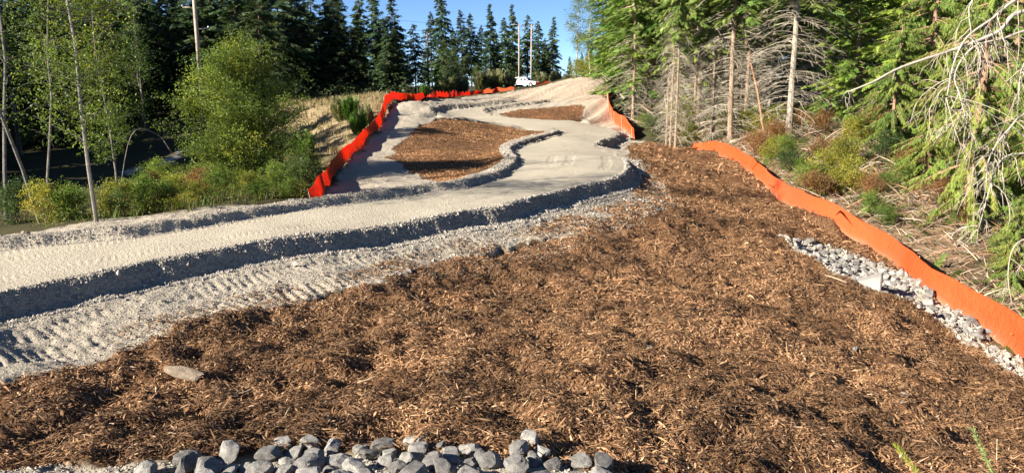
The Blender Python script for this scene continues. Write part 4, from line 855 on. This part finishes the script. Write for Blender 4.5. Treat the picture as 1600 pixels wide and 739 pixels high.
for k_ in range(170):
    x = rnd.uniform(7, 30); y = rnd.uniform(19, 52); k2 = rnd.choice([0, 1, 1, 3, 3, 2])
    if not inside(np.array([x]), np.array([y]), W([(1120,222),(1200,270),(1300,335),(1400,385),(1500,465),(1600,540),(1700,560),(1640,150),(1250,185)]))[0]: continue
    plant(small[k2], x, y, 'knee high shrub with thin yellow, green or rusty leaves on the brushy bank', 'shrub', 'low shrubs scattered over the brushy bank', s=rnd.uniform(.4, .95)*(.7+y/90))
_VP = W([(60,356),(250,330),(478,308),(500,245),(330,252),(215,290),(100,330)])
for k_ in range(150):
    x = rnd.uniform(-16, -5); y = rnd.uniform(16, 42)
    if not inside(np.array([x]), np.array([y]), _VP)[0]: continue
    plant(small[rnd.choice([0, 0, 1, 2, 3])], x, y, 'low leafy green or yellowish shrub in the weeds beyond the left berm', 'shrub', 'low shrubs in the weeds of the left verge', s=rnd.uniform(.25, .6), sz=rnd.uniform(.3, .6))
# arching bare stem over the shaded path
g = G(); A = P3(175, 262, 23); B = P3(205, 212, 23.5); C_ = P3(245, 210, 24); E_ = P3(268, 238, 24.3); A[2] = gz(A[0], A[1]); tube(g, smooth_line(np.array([A, B, C_, E_]), 5), 0.012, 5, (.2, .18, .15)); tag(g.build('arching_stem', bark_c, smooth=True), 'bare arching stem curving over the shaded path left of the alder', 'bare stem')

# --- uncountable cover
def cover(P, n, dmin, dmax, name, label, make, cat='undergrowth', keep=None):
    x, y = sample(n, dmin, dmax, P, 44)
    if keep is not None: k = keep(x, y); x, y = x[k], y[k]
    z = ground_h(x, y); g = make(x, y, z); return tag(g.build(name, g.mat), label, cat, kind='stuff')
def grass_tufts(col, L, blades=5, w=.01, var=.3):
    def f(x, y, z):
        g = G(); g.mat = leafm; n = len(x)*blades; X = np.repeat(x, blades)+rng.normal(0, .06, n); Y = np.repeat(y, blades)+rng.normal(0, .06, n); Zz = np.repeat(z, blades)-.02
        a = frames(n); l = L*rng.uniform(.5, 1.2, n); be = rng.uniform(.1, .6, n); w_ = w*(np.hypot(X, Y)/20).clip(.7, 4)
        p0 = np.stack([X-np.sin(a)*w_, Y+np.cos(a)*w_, Zz], -1); p1 = np.stack([X+np.sin(a)*w_, Y-np.cos(a)*w_, Zz], -1); p2 = np.stack([X+np.cos(a)*l*be, Y+np.sin(a)*l*be, Zz+l], -1)
        c = np.array(col)[rng.integers(0, len(col), n)]*rng.uniform(1-var, 1+var, (n, 1)); g.add(np.stack([p0, p1, p2], 1).reshape(-1, 3), np.arange(n*3).reshape(-1, 3), np.repeat(c, 3, axis=0)); return g
    return f
def leaf_litter(col, s, h, k=0, vert=.5):
    def f(x, y, z):
        g = G(); g.mat = leafm; n = len(x); o = np.stack([x, y, z + h*rng.random(n)**1.5], -1); c = np.array(col)[rng.integers(0, len(col), n)]*rng.uniform(.65, 1.3, (n, 1))
        place(g, *LC[k], o, rng.normal(size=(n, 3)), rng.normal(size=(n, 3)), s*rng.uniform(.6, 1.4, n), c); return g
    return f
def brush(n_, col, L, rad=.007):
    """dead twigs lying and standing in a tangle"""
    def f(x, y, z):
        g = G(); g.mat = twigm; n = len(x); a = frames(n); el = rng.uniform(-.05, .75, n)**1.2; l = L*np.exp(rng.normal(0, .5, n)); d = np.stack([np.cos(a)*np.cos(el), np.sin(a)*np.cos(el), np.sin(el)], -1)
        o = np.stack([x, y, z+.02+rng.random(n)*.22], -1); T = np.array([[0, -1, -.6], [0, 1, -.6], [0, 0, 1], [.5, -.9, 1.5], [.5, .9, 1.5], [.5, 0, 3], [1, 0, .3]]); T[:, 1:] *= .018
        F = [[0, 1, 4, 3], [1, 2, 5, 4], [2, 0, 3, 5], [3, 4, 6, 6], [4, 5, 6, 6], [5, 3, 6, 6]]
        c = np.array(col)[rng.integers(0, len(col), n)]*rng.uniform(.6, 1.2, (n, 1)); up = np.tile([0, 0, 1.], (n, 1))+rng.normal(0, .1, (n, 3))
        Fq = np.array(F[:3]); place(g, T, Fq, o, d, up, l, c); V0 = g.n - n*7; Ft = (np.arange(n)*7)[:, None, None] + np.array([[3, 4, 6], [4, 5, 6], [5, 3, 6]])[None] + V0; g.F.setdefault(3, []).append(Ft.reshape(-1, 3)); return g
    return f
FEN = W([(1085,236),(1115,240),(1190,286),(1225,318),(1262,334),(1322,364),(1382,401),(1445,455),(1530,510),(1600,563),(1690,630)])
BANK = np.vstack([W([(1085,236),(1115,238),(1190,280),(1225,312),(1262,330),(1322,358),(1382,394),(1445,445),(1530,505),(1600,556),(1680,620)]), [[24, 18], [34, 30], [34, 48], [20, 54], [11, 56]]])
cover(BANK, 120000, 16, 58, 'dead_brush', 'tangle of dead grey and tan twigs covering the bank behind the long orange fence', brush(0, [(.26, .195, .14), (.17, .12, .085), (.36, .30, .23), (.24, .13, .08)], .34), 'brush', keep=lambda x, y: pdist(x, y, FEN)[0] > .75)
cover(BANK, 40000, 16, 58, 'bank_undergrowth', 'yellow, green and rust coloured low leaves scattered over the brushy bank', leaf_litter([(.19, .22, .04), (.14, .20, .035), (.26, .19, .05), (.26, .11, .045), (.10, .15, .035)], .15, .6), keep=lambda x, y: fbm(x, y, 4, 12, 3) > -.05)
cover(BANK, 3000, 16, 58, 'fern_fronds', 'low green sprays and ferns growing through the dead brush', lambda x, y, z: (lambda g: (place(g, *FE, np.stack([x, y, z+.1], -1), rng.normal(size=(len(x), 3))*[1, 1, .3]+[0, 0, .4], np.tile([0, 0, 1.], (len(x), 1)), .6, np.array([(.10, .155, .03)])*rng.uniform(.6, 1.3, (len(x), 1))), setattr(g, 'mat', leafm), g)[-1])(G()), 'ferns')
WOODR = np.array([[10, 52], [20, 52], [34, 46], [60, 60], [60, 100], [12, 100], [10, 66]])
cover(WOODR, 90000, 44, 100, 'forest_undergrowth', 'green and brown undergrowth on the floor of the wood on the right', leaf_litter([(.11, .155, .03), (.15, .20, .04), (.19, .15, .06), (.22, .17, .09)], .26, 1.9))
cover(WOODR, 50000, 44, 80, 'dead_brush', 'grey dead twigs standing among the trunks of the right hand wood', brush(0, [(.34, .29, .22), (.22, .17, .13)], 1.2), 'brush')
VERGE = W([(60,362),(100,355),(250,335),(400,320),(482,312),(520,275),(490,240),(420,240),(320,252),(230,285),(130,318)])
cover(VERGE, 60000, 15, 50, 'verge_undergrowth', 'green and yellow weeds and low plants covering the ground beyond the left berm', leaf_litter([(.125, .19, .035), (.18, .21, .04), (.085, .13, .03), (.21, .17, .055)], .12, .55), keep=lambda x, y: fbm(x, y, 3, 14, 3) > -.2)
cover(VERGE, 16000, 15, 50, 'weeds', 'tall thin green and straw coloured grass on the left verge', grass_tufts([(.11, .145, .04), (.18, .16, .08), (.075, .11, .03)], .38), 'grass', keep=lambda x, y: fbm(x, y, 3, 15, 3) > -.1)
cover(FIELD, 42000, 26, 90, 'dry_grass', 'dry straw coloured grass on the field left of the red fence', grass_tufts([(.32, .25, .15), (.26, .19, .11), (.38, .31, .2), (.17, .15, .075)], .32, 4), 'grass')
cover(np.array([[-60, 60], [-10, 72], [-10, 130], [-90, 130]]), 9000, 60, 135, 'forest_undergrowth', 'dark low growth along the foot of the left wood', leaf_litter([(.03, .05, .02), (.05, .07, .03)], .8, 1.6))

# --- green shoots poking into the bottom right corner, and a dry stem
def shoot(u0, v0, u1, v1, d, label, col):
    A = P3(u0, v0, d*.9); B = P3(u1, v1, d); x, y = A[0], A[1]; z = gz(x, y); A[2] = max(A[2]-.1, z); r = np.random.default_rng(int(u0)); root = empty('fir_shoot', (x, y, z)); off = np.array([x, y, z])
    if A[2] - z > .05: st = [np.array([x, y, z-.05]), A]
    else: st = [A]
    pts = smooth_line(np.array(st+[(A+B)/2+[0, 0, .02], B]), 6) - off; g = G(); tube(g, pts, np.linspace(.006, .002, len(pts)), 5, (.2, .22, .08)); g.build('stem', bark_c, root)
    g = G(); m = 420; k = r.uniform(len(pts)*.25, len(pts)-1.01, m); i = k.astype(int); f = (k-i)[:, None]; p = pts[i]*(1-f)+pts[i+1]*f; t = norm(pts[i+1]-pts[i])
    nd = np.array([[0, 0, 0], [.5, .06, 0], [1, 0, 0], [.5, -.06, 0]]); place(g, nd, [[0, 1, 2, 3]], p, t*.9+r.normal(0, .55, (m, 3)), r.normal(size=(m, 3)), .045, np.array(col)*r.uniform(.7, 1.3, (m, 1))); g.build('needles', leafm, root); tag(root, label, 'fir shoot')
shoot(1470, 775, 1400, 695, 6.0, 'yellow green fir shoot at the bottom edge, left of two', (.26, .30, .04)); shoot(1582, 790, 1518, 668, 6.0, 'pale green fir shoot at the bottom right corner, right of two', (.20, .28, .10))
g = G(); A = P3(1563, 685, 8.6); z = gz(A[0], A[1]); A[2] = z; tube(g, np.array([A, A+[-.02, 0, .18], A+[-.04, 0, .36]]), .005, 4, (.5, .42, .28)); tag(g.build('dry_stem', bark_c), 'thin dry upright straw above the bottom right fir shoot', 'dry stem')
